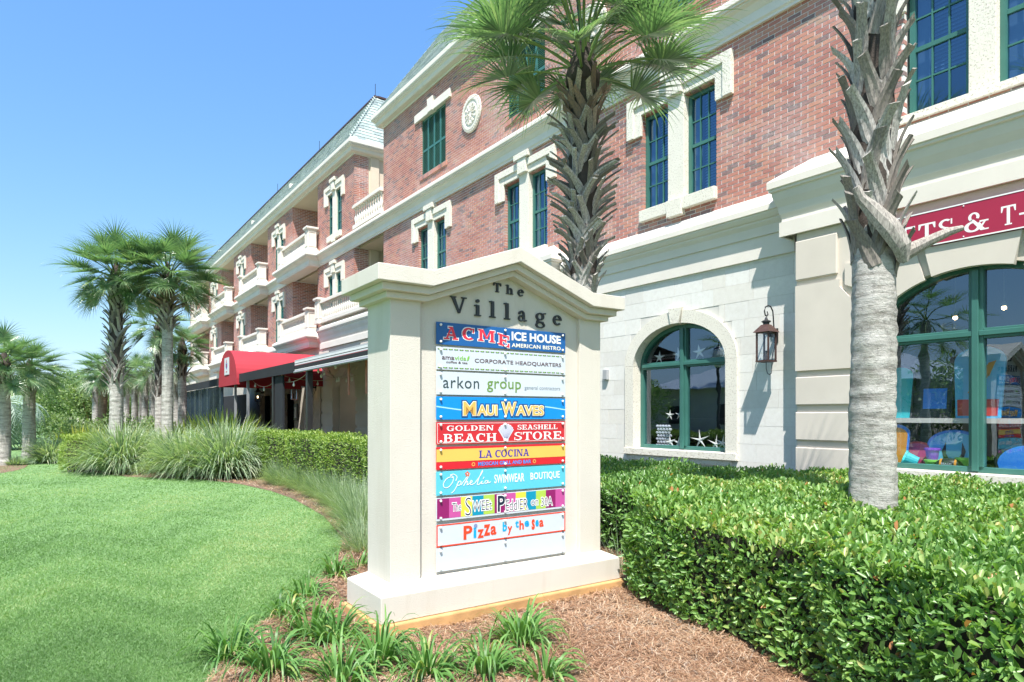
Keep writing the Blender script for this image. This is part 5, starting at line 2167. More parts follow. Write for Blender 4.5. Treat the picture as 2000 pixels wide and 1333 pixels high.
# 9
p = panel(8, white)
bd_ = MB()
for (a, b_, c_, d_) in ((PX0, PX1, bots[8], bots[8] + .012), (PX0, PX1, tops[8] - .012, tops[8]), (PX0, PX0 + .012, bots[8] + .0121, tops[8] - .0121), (PX1 - .012, PX1, bots[8] + .0121, tops[8] - .0121)):
    bd_.box(a + .0005, b_ - .0005, PY - .001, PY - .0003, c_ + .0004, d_ - .0004)
ob('border_line', bd_, flat('orange_red_print', (.70, .06, .02)), p)
orp, blp = flat('orange_red_print', (.70, .06, .02)), flat('azure_print', (.0, .34, .72))
for chh, xa, xb, za, zb, mm in (('P', .760, .842, .604, .714, orp), ('i', .852, .880, .608, .694, blp), ('z', .890, .950, .602, .672, orp), ('z', .950, 1.012, .614, .706, orp), ('a', 1.016, 1.072, .614, .688, orp),
                                ('b', 1.134, 1.178, .632, .710, blp), ('y', 1.184, 1.230, .598, .668, orp), ('t', 1.262, 1.298, .650, .712, blp), ('h', 1.304, 1.350, .630, .708, orp), ('e', 1.358, 1.405, .648, .700, blp),
                                ('s', 1.432, 1.466, .616, .706, orp), ('e', 1.472, 1.508, .640, .696, blp), ('a', 1.514, 1.560, .632, .692, orp)):
    text_on(p, chh, xa, xb, za, zb, Y1, mm, .03, shear=0)
ob('dot_emblem', MB().prism([(.872 + .016 * math.cos(b_), .706 + .016 * math.sin(b_)) for b_ in np.linspace(0, 2 * PI, 15)[:-1]], Y2, PY - .0004), flat('steel_blue_print', (.20, .25, .45)), p)
# 10
panel(9, white)
# ------------------------------------------------------------------ palms
M['fibre'] = simple('palm_fibre_shade', (.055, .043, .036), .95, .4, 14, .8, 60, .01, stretch=(1, 1, .3))  # fibre colour darkened to put shade into the gaps between leaf bases
def rot_to(d, n):
    """columns: leaf axis d, side, normal"""
    d = d / np.linalg.norm(d, axis=-1, keepdims=True)
    s = np.cross(d, n)
    s /= np.linalg.norm(s, axis=-1, keepdims=True) + 1e-9
    n2 = np.cross(s, d)
    return d, s, n2


def frond_mesh(elev, seed, nl=44, L=.78, pet=.85, dead=0.0, fold=True):
    r = np.random.default_rng(seed)
    e = math.radians(elev)
    # petiole in the x-z plane, sagging outwards
    p = np.array([.06, 0, 0.])
    pts = [p.copy()]
    ee = e
    sag = math.radians(26 + 12 * r.random())
    for i in range(6):
        p = p + np.array([math.cos(ee), 0, math.sin(ee)]) * pet / 6
        ee -= sag / 6
        pts.append(p.copy())
    hub = p.copy()
    V, F, T, MI = [], [], [], []

    def add(v, f, t, mi):
        b = len(V)
        V.extend(v)
        F.extend([tuple(b + k for k in q) for q in f])
        T.extend([t] * len(v))
        MI.extend([mi] * len(f))
    # petiole strip (three sided)
    for i in range(6):
        w0, w1 = .022 - .0015 * i, .022 - .0015 * (i + 1)
        a, b = pts[i], pts[i + 1]
        q = []
        for c, w in ((a, w0), (b, w1)):
            q += [c + (0, -w, .004), c + (0, w, .004), c + (0, 0, -w * .9)]
        add(q, [(0, 3, 4, 1), (1, 4, 5, 2), (2, 5, 3, 0)], .6, 1)
    cost = .30
    for i in range(nl):
        s = (i / (nl - 1)) * 2 - 1
        phi = math.radians(138) * s + r.normal(0, .02)
        d = np.array([math.cos(ee), 0, math.sin(ee)])
        up = np.array([-math.sin(ee), 0, math.cos(ee)])
        sd = np.array([0, 1., 0])
        beta = math.radians(18 + 14 * abs(s))
        dirn = math.cos(phi) * d + math.sin(phi) * (sd * math.cos(beta)) + abs(math.sin(phi)) * up * math.sin(beta) * .9
        dirn /= np.linalg.norm(dirn)
        st = hub + d * cost * (1 - abs(s)) ** .8 * .8
        ln = L * (1 - .34 * abs(s) ** 2) * r.uniform(.9, 1.06)
        steps = 6
        pos_, dd = st.copy(), dirn.copy()
        ring = []
        g = r.uniform(.14, .62) + (.25 if dead else 0)
        wmax = .0155 * r.uniform(.85, 1.1)
        prof = [.5, 1.0, .95, .62, .36, .18, .03]
        twist = r.normal(0, .35)
        for k in range(steps + 1):
            sdv = np.cross(dd, up)
            ns = np.linalg.norm(sdv)
            sdv = sdv / ns if ns > .1 else np.cross(dd, sd)
            nrm = np.cross(sdv, dd)
            c, sn = math.cos(twist * k / steps), math.sin(twist * k / steps)
            wv = sdv * c + nrm * sn
            nv = nrm * c - sdv * sn
            w = wmax * prof[k]
            ring.append((pos_ - wv * w + nv * w * .5, pos_.copy(), pos_ + wv * w + nv * w * .5))
            pos_ = pos_ + dd * ln / steps
            dd = dd + np.array([0, 0, -1.]) * g * (k / steps) ** 1.6 * 1.5 + r.normal(0, .015, 3)
            dd /= np.linalg.norm(dd)
        vs = [x for q in ring for x in q]
        fs = []
        for k in range(steps):
            a, b = 3 * k, 3 * k + 3
            fs += [(a, a + 1, b + 1, b), (a + 1, a + 2, b + 2, b + 1)]
        t = np.clip(.38 + .17 * r.normal() + (.5 if dead else 0), 0, 1)
        add(vs, fs, t, 0)
    me = npmesh('frond', np.array(V), np.array(F), np.array(T))
    me.materials.append(M['frond'])
    me.materials.append(M['petiole'])
    me.polygons.foreach_set('material_index', np.array(MI, dtype=np.int32))
    me.update()
    return me


ELEV = [85, 68, 52, 36, 20, 4, -14, -32]
FRONDS = {e: [frond_mesh(e, 100 + i * 7 + k) for k in range(2)] for i, e in enumerate(ELEV)}
DEADF = [frond_mesh(-50, 900, 30, .6, .6, 1.0)]
FAR = {e: [frond_mesh(e, 500 + i, 26)] for i, e in enumerate(ELEV)}


def trunk_mesh(r0, r1, h, seed, rough=.075, step=.045, k=26, lean=(0, 0), bulge=0.0):
    r = np.random.default_rng(seed)
    n = max(4, int(h / step))
    zz = np.linspace(-.1, h, n + 1)
    th = np.linspace(0, 2 * PI, k, endpoint=False)
    V = np.empty((n + 1, k, 3))
    ph = r.uniform(0, 6, 6)
    for i, z in enumerate(zz):
        s = max(0, z) / h
        rad = r0 + (r1 - r0) * s + bulge * math.sin(PI * s)
        rad = rad * (1.12 if z < .15 else 1)
        ridge = 1 + rough * (((i * 1.0) % 3) - 1) * .25
        rr = rad * ridge * (1 + rough * .5 * np.sin(3 * th + ph[0] + z * 2) + rough * .35 * np.sin(7 * th + ph[1] - z * 5)) + r.normal(0, rough * rad * .16, k)
        V[i, :, 0] = rr * np.cos(th) + lean[0] * s ** 1.3
        V[i, :, 1] = rr * np.sin(th) + lean[1] * s ** 1.3
        V[i, :, 2] = z + r.normal(0, .004, k)
    a = np.arange(n)[:, None] * k + np.arange(k)[None]
    b = np.arange(n)[:, None] * k + (np.arange(k)[None] + 1) % k
    F = np.stack([a, b, b + k, a + k], -1).reshape(-1, 4)
    return npmesh('trunk', V.reshape(-1, 3), F, None, True)


def boot_mesh(R, seed, ln=.34, out=.11, w=.075, spread=.62, stub=.16, sg=1):
    """half of a split leaf base: a flat strap that slants round the trunk and pokes out at its cut tip"""
    r = np.random.default_rng(seed)
    m = MB()
    n = 9
    tot = ln + stub
    prof = [.85, 1.0, 1.0, .97, .9, .80, .70, .66, .72]
    cut = r.uniform(-.03, .03)
    C = []
    for i in range(n):
        s = i / (n - 1)
        a = -sg * spread * .6 + sg * spread * 1.2 * s ** .9 * (1 - .25 * s)
        rad = R - .012 + .03 * s + out * s ** 2.2
        C.append(np.array((rad * math.cos(a), rad * math.sin(a), tot * s - .05 * out * s)))
    for i, p in enumerate(C):
        d = C[min(i + 1, n - 1)] - C[max(i - 1, 0)]
        d /= np.linalg.norm(d)
        rr = np.array((p[0], p[1], 0))
        rr /= np.linalg.norm(rr)
        wv = np.cross(d, rr)
        wv /= np.linalg.norm(wv)
        nv = np.cross(wv, d)
        if nv @ rr < 0:
            nv = -nv
        wd = w * .5 * prof[i]
        t = .030 - .014 * i / (n - 1)
        for a_, b_ in ((-1, -.1), (-.5, .55), (.0, .35), (.5, .55), (1, -.1), (0, -.6)):
            q = p + wv * wd * a_ + nv * t * b_
            if i == n - 1:
                q = q + d * (cut * a_ + r.uniform(-.006, .006))
            m.v.append(tuple(q))
    k = 6
    for i in range(n - 1):
        for j in range(k):
            m.f.append((i * k + j, i * k + (j + 1) % k, (i + 1) * k + (j + 1) % k, (i + 1) * k + j))
    m.f.append(tuple(range(k))[::-1])
    m.f.append(tuple((n - 1) * k + j for j in range(k)))
    return m.mesh('leaf_base', False)


def palm(label, x, y, h, r0, r1, nf=34, size=1.0, boots=None, bootr=1.0, nb=22, bootk=(.34, .11, .075, .62, .16), flare=0.0, lean=(0, 0), far=False, group='sabal palms', elo=-42, rzoff=0.0, tmat=None, brown=.0, extra=None, seed=None, crownz=.12, drop=None):
    seed = seed or int(abs(x * 91 + y * 37)) + 3
    r = np.random.default_rng(seed)
    t = thing('palm_tree', label, 'palm tree', (x, y, 0), 0, group)
    tr = link('trunk', trunk_mesh(r0, r1 if not boots or far else r1 * .9, h, seed, step=.045 if not far else .15, k=26 if not far else 12, lean=lean), tmat or M['trunk'], t)
    top = np.array([lean[0], lean[1], h])
    if not far:
        prof = [(r1 * 1.15, -.05), (r1 * 1.2, .05), (r1 * .9, .22), (r1 * .45, .45), (.02, .6)]
        link('fibre_crown', MB().lathe(prof, 0, 0, 14).mesh('fibre_crown', True), M['fibre'], t, tuple(top))
    if boots:
        z0, z1 = boots
        if not far:
            nn = 12
            pr_ = []
            for q in range(nn + 1):
                zz_ = z0 - .02 + (h + .03 - z0) * q / nn
                rr_ = (r0 + (r1 - r0) * zz_ / h) * bootr * .985 + .008 * (q % 2)
                pr_.append((rr_, zz_))
            if abs(lean[0]) + abs(lean[1]) < .01:
                link('fibre_gap_sheath', MB().lathe(pr_, 0, 0, 18).mesh('fibre_gap_sheath', False), M['fibre'], t)  # dark tube of fibre added to read as shaded gaps between leaf bases
        nbt = int((z1 - z0) * nb)
        ms = {}
        for i in range(nbt):
            s = i / max(1, nbt - 1)
            z = z0 + (z1 - z0) * s
            fr = r0 + (r1 - r0) * z / h
            lvl = int(s * 4.999)
            key = (lvl, i % 2)
            if key not in ms:
                ln, out, w, spd, stb = bootk
                k = 1 + flare * math.sin(PI * min(1, (lvl + .5) / 5.2)) ** 1.5
                ms[key] = boot_mesh(fr * bootr, seed + lvl * 2 + i % 2, ln, out * k, w, spd, stb * (.7 + .3 * k), 1 if i % 2 else -1)
                ms[key].materials.append(M['bootbrown'] if (s > 1 - brown) else M['boot'])
            o = bpy.data.objects.new('leaf_base', ms[key])
            COL.objects.link(o)
            o.parent = t
            q = (z / h) ** 1.3
            o.location = (lean[0] * q, lean[1] * q, z - .25)
            o.rotation_euler = (r.normal(0, .05), r.normal(0, .05), i * 2.39996 + r.normal(0, .12))
            sc = r.uniform(.85, 1.15)
            o.scale = (1, 1, sc)
            o['tint'] = float(r.uniform(0, 1))
    lib = FAR if far else FRONDS
    for i in range(nf):
        s = i / (nf - 1)
        e = 82 - (82 - elo) * s ** .9
        k = min(ELEV, key=lambda q: abs(q - e))
        me = lib[k][int(r.integers(len(lib[k])))]
        az = i * 2.39996 + rzoff + r.normal(0, .15)
        if drop and drop(az % (2 * PI), e):
            continue
        o = bpy.data.objects.new('frond', me)
        COL.objects.link(o)
        o.parent = t
        o.location = top + np.array([0, 0, crownz * (1 - s)])
        sc = size * r.uniform(.88, 1.12) * (1 if e > 0 else .95)
        o.scale = (sc, sc, sc)
        o.rotation_euler = (r.normal(0, .1), r.normal(0, .1), az)
        o['tint'] = float(np.clip(r.normal(-.02, .07) + (.16 if e < -20 and r.random() < .3 else 0), -.2, .5))
    return t


def gy(u, Y):
    X = (u - 1000) / 1255 * Y
    return SY * X - CX * Y, CX * X + SY * Y - 9


# right-hand near palm: huge grey leaf bases
pr = palm('tall palm with big grey criss-cross leaf bases rising out of the glossy hedge at right', -2.65, -3.32, 5.7, .193, .15, nf=30, size=.80, boots=(3.02, 5.75), nb=33, bootr=.98, bootk=(.30, .115, .125, .62, .12), flare=.15, elo=46, crownz=.3, seed=11)
def strap(C, Wd, th, wdir):
    """cupped, tapering dead leaf base along the points C"""
    m = MB()
    n = 0
    C = [Vector(c) for c in C]
    wdir = Vector(wdir)
    for i, p in enumerate(C):
        d = (C[min(i + 1, len(C) - 1)] - C[max(i - 1, 0)]).normalized()
        wv = (wdir - d * wdir.dot(d)).normalized()
        nv = d.cross(wv)
        if nv.dot(Vector((.813, -.583, 0))) < 0:
            nv = -nv
        for a_, b_ in ((-1, -.2), (-.6, .4), (0, .7), (.6, .4), (1, -.2), (0, -.5)):
            m.v.append(tuple(p + wv * Wd[i] * a_ + nv * th[i] * b_))
    k = 6
    for i in range(len(C) - 1):
        for j in range(k):
            m.f.append((i * k + j, i * k + (j + 1) % k, (i + 1) * k + (j + 1) % k, (i + 1) * k + j))
    m.f.append(tuple(range(k))[::-1])
    m.f.append(tuple((len(C) - 1) * k + j for j in range(k)))
    return m


LFT, FRT = Vector((-.583, -.813, 0)), Vector((.813, -.583, 0))    # to the left and to the front as seen from the walk
UPV = Vector((0, 0, 1))
C = [FRT * .19 - LFT * .15 + UPV * 2.86, FRT * .235 - LFT * .11 + UPV * 2.98, FRT * .245 + LFT * .0 + UPV * 3.13, FRT * .235 + LFT * .13 + UPV * 3.27, FRT * .235 + LFT * .23 + UPV * 3.37, FRT * .25 + LFT * .28 + UPV * 3.45]
o = ob('leaf_base', strap(C, [.045, .085, .095, .075, .05, .035], [.05, .06, .06, .05, .045, .03], LFT + UPV * -.2), M['boot'], pr)
o['tint'] = .55
C = [FRT * .10 - LFT * .16 + UPV * 2.93, FRT * .12 - LFT * .26 + UPV * 2.98, FRT * .13 - LFT * .40 + UPV * 3.05, FRT * .14 - LFT * .55 + UPV * 3.12, FRT * .15 - LFT * .66 + UPV * 3.15]
o = ob('leaf_base', strap(C, [.075, .06, .045, .036, .022], [.05, .045, .04, .035, .02], UPV), M['boot'], pr)
o['tint'] = .45

palm('palm with bulging brown and grey leaf bases standing behind the monument sign', -5.61, -3.96, 5.5, .15, .17, nf=48, size=.96, boots=(3.25, 5.56), nb=78, bootr=.98, bootk=(.16, .075, .09, .60, .06), flare=2.3, elo=20, brown=.3, crownz=.45, seed=23, rzoff=.4)
x, y = gy(227, 18.7)
palm('tall palm with grey shingled trunk behind the tall grasses, left of its smooth-trunked twin', x, y, 5.5, .19, .165, nf=54, size=.90, elo=-30, boots=(2.55, 5.5), nb=44, bootk=(.22, .16, .09, .62, .14), flare=.2, seed=31, brown=.1)
x, y = gy(327, 19.1)
palm('tall palm with smooth grey lower trunk and bulging brown boots under a full crown', x, y, 5.55, .165, .15, nf=62, size=1.0, elo=-14, boots=(4.3, 5.65), nb=80, bootk=(.2, .14, .10, .6, .10), flare=1.5, seed=37, brown=.6)
x, y = gy(8, 20.5)
palm('palm cut by the left edge of the picture with dark ringed trunk', x, y, 3.1, .19, .17, nf=44, size=.80, elo=-25, boots=(2.6, 3.2), nb=40, bootk=(.2, .1, .08, .55, .12), seed=41, brown=.3)
x, y = gy(57, 24)
palm('leftmost fully visible palm with dark trunk on the lawn island', x, y, 3.1, .22, .2, nf=50, size=.86, elo=-25, boots=(2.5, 3.25), nb=44, bootk=(.2, .12, .09, .55, .14), seed=43, brown=.7)
x, y = gy(196, 30)
palm('shorter palm with leaning reddish trunk left of the grey shingled palm', x, y, 3.5, .19, .17, nf=46, size=.84, elo=-35, boots=(2.7, 3.7), nb=26, bootk=(.3, .14, .1, .55, .2), seed=47, tmat=M['trunkred'], brown=1, lean=(.1, .2))
x, y = gy(356, 26)
palm('short palm with round head of brown boots in front of the far balconies', x, y, 4.2, .17, .16, nf=40, size=.68, elo=-20, boots=(3.2, 4.1), nb=40, bootk=(.22, .16, .08, .55, .16), seed=53, brown=.5)
x, y = gy(312, 24)
palm('palm with shingled trunk half hidden behind the smooth-trunked palm', x, y, 4.8, .17, .15, nf=30, size=.75, boots=(2.3, 4.8), nb=22, bootk=(.26, .13, .08, .55, .16), seed=59)
for u, Y, h, lab in ((186, 40, 3.8, 'small distant palm seen left of the leaning reddish trunk'), (247, 40, 3.9, 'distant palm just right of the grey shingled trunk'), (263, 36, 3.9, 'distant palm with pale shingled trunk between the two tall palms'), (283, 35, 3.7, 'distant palm with short boots, third between the two tall palms'),
                     (298, 33, 3.7, 'distant palm with boots just left of the smooth grey trunk'), (345, 36, 4.0, 'distant palm behind the short palm by the far balconies'), (236, 50, 4.2, 'far palm seen past the grey shingled trunk'), (275, 52, 4.2, 'far palm deep between the two tall palms')):
    x, y = gy(u, Y)
    palm(lab, x, y, h, .17, .16, nf=34, size=.78, elo=-35, boots=(h - 1.3, h), nb=14, bootk=(.3, .14, .1, .55, .2), far=True)
x, y = gy(101, 95)
palm('tiny far palm above the distant bushes', x, y, 5.2, .16, .15, nf=20, size=1.1, far=True)


def pindo(label, x, y, h, size, seed, nf=34):
    """feather palm with arching blue-grey fronds"""
    r = np.random.default_rng(seed)
    t = thing('pindo_palm', label, 'palm tree', (x, y, 0), 0, 'feather palms along the lawn')
    link('trunk', trunk_mesh(.3, .26, h, seed, step=.2, k=12), M['trunkred'], t)
    for i in range(nf):
        V, F = [], []
        az = i * 2.39996
        e = math.radians(80 - 95 * (i / nf))
        p = np.array([0, 0, h])
        c, s_ = math.cos(az), math.sin(az)
        n = 16
        for k in range(n):
            d = np.array([math.cos(e) * c, math.cos(e) * s_, math.sin(e)])
            sd = np.array([-s_, c, 0])
            q = p + d * size / n
            for sg in (-1, 1):
                tip = p + sd * sg * .5 * size * .42 * math.sin(PI * (k + 1.5) / (n + 2)) + d * .16 * size + np.array([0, 0, -.10 * size])
                b = len(V)
                V += [p, p + d * .05 * size, tip]
                F.append((b, b + 1, b + 2))
            p = q
            e -= .16
        o = link('frond', npmesh('frond', np.array(V), np.array(F), np.full(len(V), r.random())), M['pindo'], t)
    return t


for i, (x, y, h, s, lab) in enumerate(((-37.5, -10.9, 1.7, 2.5, 'nearest blue-grey feather palm drooping beside the lawn strip'), (-45, -11.2, 1.6, 2.6, 'second blue-grey feather palm in the row down the lawn'), (-54, -11.3, 1.7, 2.6, 'third feather palm in the row down the lawn'), (-65, -11.4, 1.7, 2.6, 'farthest feather palm in the row down the lawn'))):
    pindo(lab, x, y, h, s, 200 + i)


# ------------------------------------------------------------------ leaves, hedges, trees
def leaf_arrays(P, Nn, size, r, up=.25, spread=.9, width=.42, fold=.22, curl=.12):
    n = len(P)
    rnd = r.normal(0, 1, (n, 3))
    d = Nn * .55 + rnd * spread * .5 + np.array([0, 0, up])
    nn = Nn + r.normal(0, .45, (n, 3)) + np.array([0, 0, .35])
    d, s, n2 = rot_to(d, nn)
    L = size * r.uniform(.7, 1.25, n)[:, None]
    w = L * width
    b = P
    V = np.empty((n, 6, 3))
    V[:, 0] = b
    V[:, 1] = b + d * L * .35 + s * w * .42 + n2 * L * fold * .5
    V[:, 2] = b + d * L * .75 + s * w * .45 + n2 * L * (fold * .5 - curl * .3)
    V[:, 3] = b + d * L * 1.0 - n2 * L * curl
    V[:, 4] = b + d * L * .75 - s * w * .45 + n2 * L * (fold * .5 - curl * .3)
    V[:, 5] = b + d * L * .35 - s * w * .42 + n2 * L * fold * .5
    return V


LF = np.array([(0, 1, 2, 3), (0, 3, 4, 5)])


def leaves(name, P, Nn, size, tint, mat, parent, seed=1, nind=0, **kw):
    r = np.random.default_rng(seed)
    V = leaf_arrays(P, Nn, size, r, **kw)
    off = np.array(parent.location) if parent is not None else np.zeros(3)
    n = len(P)
    ind = np.array([], dtype=int)
    if nind:
        key = np.full(n, 1e9)
        Dv = P[:, 1] + 9
        X = SY * P[:, 0] + CX * Dv
        Yv = -CX * P[:, 0] + SY * Dv
        u = 1000 + 1255 * X / Yv
        v = 811 - 1255 * (P[:, 2] - 1.6) / Yv
        ok = (Yv > .5) & (u > 10) & (u < 1990) & (v < 1325) & (v > 0)
        key[ok] = np.linalg.norm(P[ok] - np.array([0, -9, 1.6]), axis=1)
        # prefer the outermost leaves
        ind = np.argsort(key)[:nind]
        for i in ind:
            me = bpy.data.meshes.new(name)
            me.from_pydata([tuple(q) for q in (V[i] - off)], [], [tuple(q) for q in LF])
            o = link(name, me, mat, parent)
            o['tint'] = float(tint[i])
    rest = np.setdiff1d(np.arange(n), ind)
    F = (np.arange(len(rest))[:, None, None] * 6 + LF[None]).reshape(-1, 4)
    return link('leaves' if name == 'leaf' else name, npmesh('leaves', (V[rest] - off).reshape(-1, 3), F, np.repeat(tint[rest], 6)), mat, parent, kind='stuff')


def hedge_points(poly, H, r0, n, seed, z0=.06):
    """points and outward directions on the skin of a clipped hedge"""
    r = np.random.default_rng(seed)
    P2 = np.array(poly)
    Q2 = np.roll(P2, -1, axis=0)
    seglen = np.linalg.norm(Q2 - P2, axis=1)
    per = seglen.sum()
    area = .5 * abs(np.sum(P2[:, 0] * Q2[:, 1] - Q2[:, 0] * P2[:, 1]))
    side_a = per * (H + .3)
    ns = int(n * side_a / (side_a + area))
    k = r.choice(len(P2), ns, p=seglen / per)
    t = r.random(ns)[:, None]
    base = P2[k] * (1 - t) + Q2[k] * t
    d = (Q2 - P2)[k]
    d /= np.linalg.norm(d, axis=1)[:, None]
    out = np.stack([d[:, 1], -d[:, 0]], 1)
    if np.sum(P2[:, 0] * Q2[:, 1] - Q2[:, 0] * P2[:, 1]) < 0:
        out = -out
    q = r.random(ns) * (H - z0 - r0 + r0 * 1.57)
    flatp = q < (H - z0 - r0)
    a = np.clip((q - (H - z0 - r0)) / r0, 0, 1.57)
    z = np.where(flatp, z0 + q, H - r0 + r0 * np.sin(a))
    ins = np.where(flatp, 0, r0 * (1 - np.cos(a)))
    xy = base - out * ins[:, None]
    nz = np.where(flatp, .1, np.sin(a))
    no = np.where(flatp, 1, np.cos(a))
    Ps = np.column_stack([xy, z])
    Ns = np.column_stack([out * no[:, None], nz])
    nt2 = n - ns
    lo, hi = P2.min(0), P2.max(0)
    xx = r.uniform(lo[0], hi[0], nt2 * 3)
    yy = r.uniform(lo[1], hi[1], nt2 * 3)
    m = inpoly(xx, yy, poly)
    xx, yy = xx[m][:nt2], yy[m][:nt2]
    Pt = np.column_stack([xx, yy, np.full(len(xx), H)])
    Nt = np.column_stack([np.zeros(len(xx)), np.zeros(len(xx)), np.ones(len(xx))])
    # points of the top too near the rim are pulled down with the rounding
    P = np.vstack([Ps, Pt])
    Nn = np.vstack([Ns, Nt])
    return P, Nn


def lumps(P, s=1.0):
    return (.045 * np.sin(P[:, 0] * 3.1 * s + 1.3 * np.sin(P[:, 1] * 2.3)) + .035 * np.sin(P[:, 1] * 4.3 * s + P[:, 2] * 3) + .03 * np.sin(P[:, 0] * 7.7 * s + P[:, 2] * 6.1))


def hedge(name, label, cat, poly, H, n, size, mat, seed, nind=0, r0=.22, base_t=.42, depth=.09, inset=.13, **kw):
    P2 = np.array(poly)
    c = P2.mean(0)
    t = thing(name, label, cat, (c[0], c[1], 0))
    r = np.random.default_rng(seed)
    P, Nn = hedge_points(poly, H, r0, n, seed)
    dd = lumps(P) - np.abs(r.normal(0, depth, len(P)))
    P = P + Nn * dd[:, None]
    P[:, 2] = np.maximum(P[:, 2], .03)
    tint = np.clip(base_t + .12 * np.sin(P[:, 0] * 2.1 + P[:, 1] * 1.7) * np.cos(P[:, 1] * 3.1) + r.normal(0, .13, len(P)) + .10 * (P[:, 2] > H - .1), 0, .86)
    red = r.random(len(P)) < .004
    tint[red] = 1
    # solid dark core added inside so the hedge is not see-through
    core = MB()
    ctr = P2.mean(0)
    inner = []
    k = len(P2)
    for i in range(k):
        a, b, cc = P2[i - 1], P2[i], P2[(i + 1) % k]
        d1, d2 = (b - a) / np.linalg.norm(b - a), (cc - b) / np.linalg.norm(cc - b)
        n1, n2 = np.array([d1[1], -d1[0]]), np.array([d2[1], -d2[0]])
        area = np.sum(P2[:, 0] * np.roll(P2[:, 1], -1) - np.roll(P2[:, 0], -1) * P2[:, 1])
        sg = 1 if area > 0 else -1
        mm = (n1 + n2) / (1 + n1 @ n2)
        inner.append(tuple(b - sg * mm * inset - ctr))
    if area < 0:
        inner = inner[::-1]
    core.zprism(inner, 0.02, H - inset)
    ob('hedge_core', core, M['core'], t)
    leaves('leaf', P, Nn, size, tint, mat, t, seed, nind, **kw)
    return t


BIGH = [(-4.12, -4.72), (-3.75, -4.97), (-3.23, -5.12), (-2.59, -5.2), (-2.09, -5.33), (-1.2, -5.75), (1.2, -6.3), (1.2, -.55), (-4.75, -.55), (-4.72, -3.2)]
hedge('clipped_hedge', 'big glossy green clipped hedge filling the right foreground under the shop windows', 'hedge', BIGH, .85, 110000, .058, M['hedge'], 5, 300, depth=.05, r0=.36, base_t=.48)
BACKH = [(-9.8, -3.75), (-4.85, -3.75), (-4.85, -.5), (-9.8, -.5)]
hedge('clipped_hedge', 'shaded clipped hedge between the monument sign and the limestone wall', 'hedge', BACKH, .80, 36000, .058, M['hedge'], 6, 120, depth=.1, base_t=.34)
FARH = [(-17.6, -4.75), (-9.6, -4.6), (-9.6, -3.6), (-17.6, -3.7)]
hedge('clipped_hedge', 'bright green box hedge left of the monument sign in front of the awning posts', 'hedge', FARH, 1.17, 30000, .05, M['hedge2'], 7, 60, depth=.06, base_t=.5)
x, y = gy(163, 18.3)
ring = [(x + .62 * math.cos(a), y + .55 * math.sin(a)) for a in np.linspace(0, 2 * PI, 14, endpoint=False)]
hedge('round_shrub', 'small clipped yellow-green shrub between two tall grass clumps', 'shrub', ring, 1.02, 5200, .05, M['hedge2'], 8, 0, r0=.4, depth=.04, base_t=.66, inset=.16)


def blades(n, base, L, w, lean, droop, seed, segs=6, tint0=.4, tv=.2, up=1.0, wprof=None, r_az=None):
    """arching grass blades from a tuft; returns V, F, tint"""
    r = np.random.default_rng(seed)
    az = r.uniform(0, 2 * PI, n) if r_az is None else r_az
    rb = base * np.sqrt(r.random(n))
    p = np.column_stack([rb * np.cos(az + r.normal(0, .5, n)), rb * np.sin(az + r.normal(0, .5, n)), np.zeros(n)])
    th = np.radians(r.uniform(lean[0], lean[1], n))
    d = np.column_stack([np.sin(th) * np.cos(az), np.sin(th) * np.sin(az), np.cos(th)])
    ln = L * r.uniform(.6, 1.1, n)
    dr = r.uniform(droop[0], droop[1], n)
    prof = wprof or [.7, 1, 1, .9, .7, .4, .05]
    V = np.empty((n, segs + 1, 2, 3))
    tw = r.normal(0, .4, n)
    for k in range(segs + 1):
        s = np.column_stack([-np.sin(az + tw), np.cos(az + tw), np.zeros(n)])
        ww = (w * prof[min(len(prof) - 1, int(k * (len(prof) - 1) / segs))])
        V[:, k, 0] = p - s * ww
        V[:, k, 1] = p + s * ww + np.array([0, 0, ww * .5])
        p = p + d * (ln / segs)[:, None]
        d = d + np.array([0, 0, -1.])[None] * (dr * ((k + 1) / segs) ** 1.2)[:, None]
        d /= np.linalg.norm(d, axis=1)[:, None]
        p[:, 2] = np.maximum(p[:, 2], .01)
    idx = np.arange(n)[:, None] * (segs + 1) * 2
    F = []
    for k in range(segs):
        F.append(np.stack([idx[:, 0] + 2 * k, idx[:, 0] + 2 * k + 1, idx[:, 0] + 2 * k + 3, idx[:, 0] + 2 * k + 2], 1))
    F = np.stack(F, 1).reshape(-1, 4)
    t = np.clip(r.normal(tint0, tv, n), 0, 1)
    return V.reshape(-1, 3), F, np.repeat(t, (segs + 1) * 2)


def grass_clump(label, u, Y, n, L, w, base, lean, droop, seed, mat=None, group='clumps of tall ornamental grass', **kw):
    x, y = gy(u, Y)
    V, F, t = blades(n, base, L, w, lean, droop, seed, **kw)
    o = link('grass_clump', npmesh('grass_clump', V, F, t), mat or M['ogr'], None, (x, y, 0))
    return tag(o, label, 'ornamental grass', group)


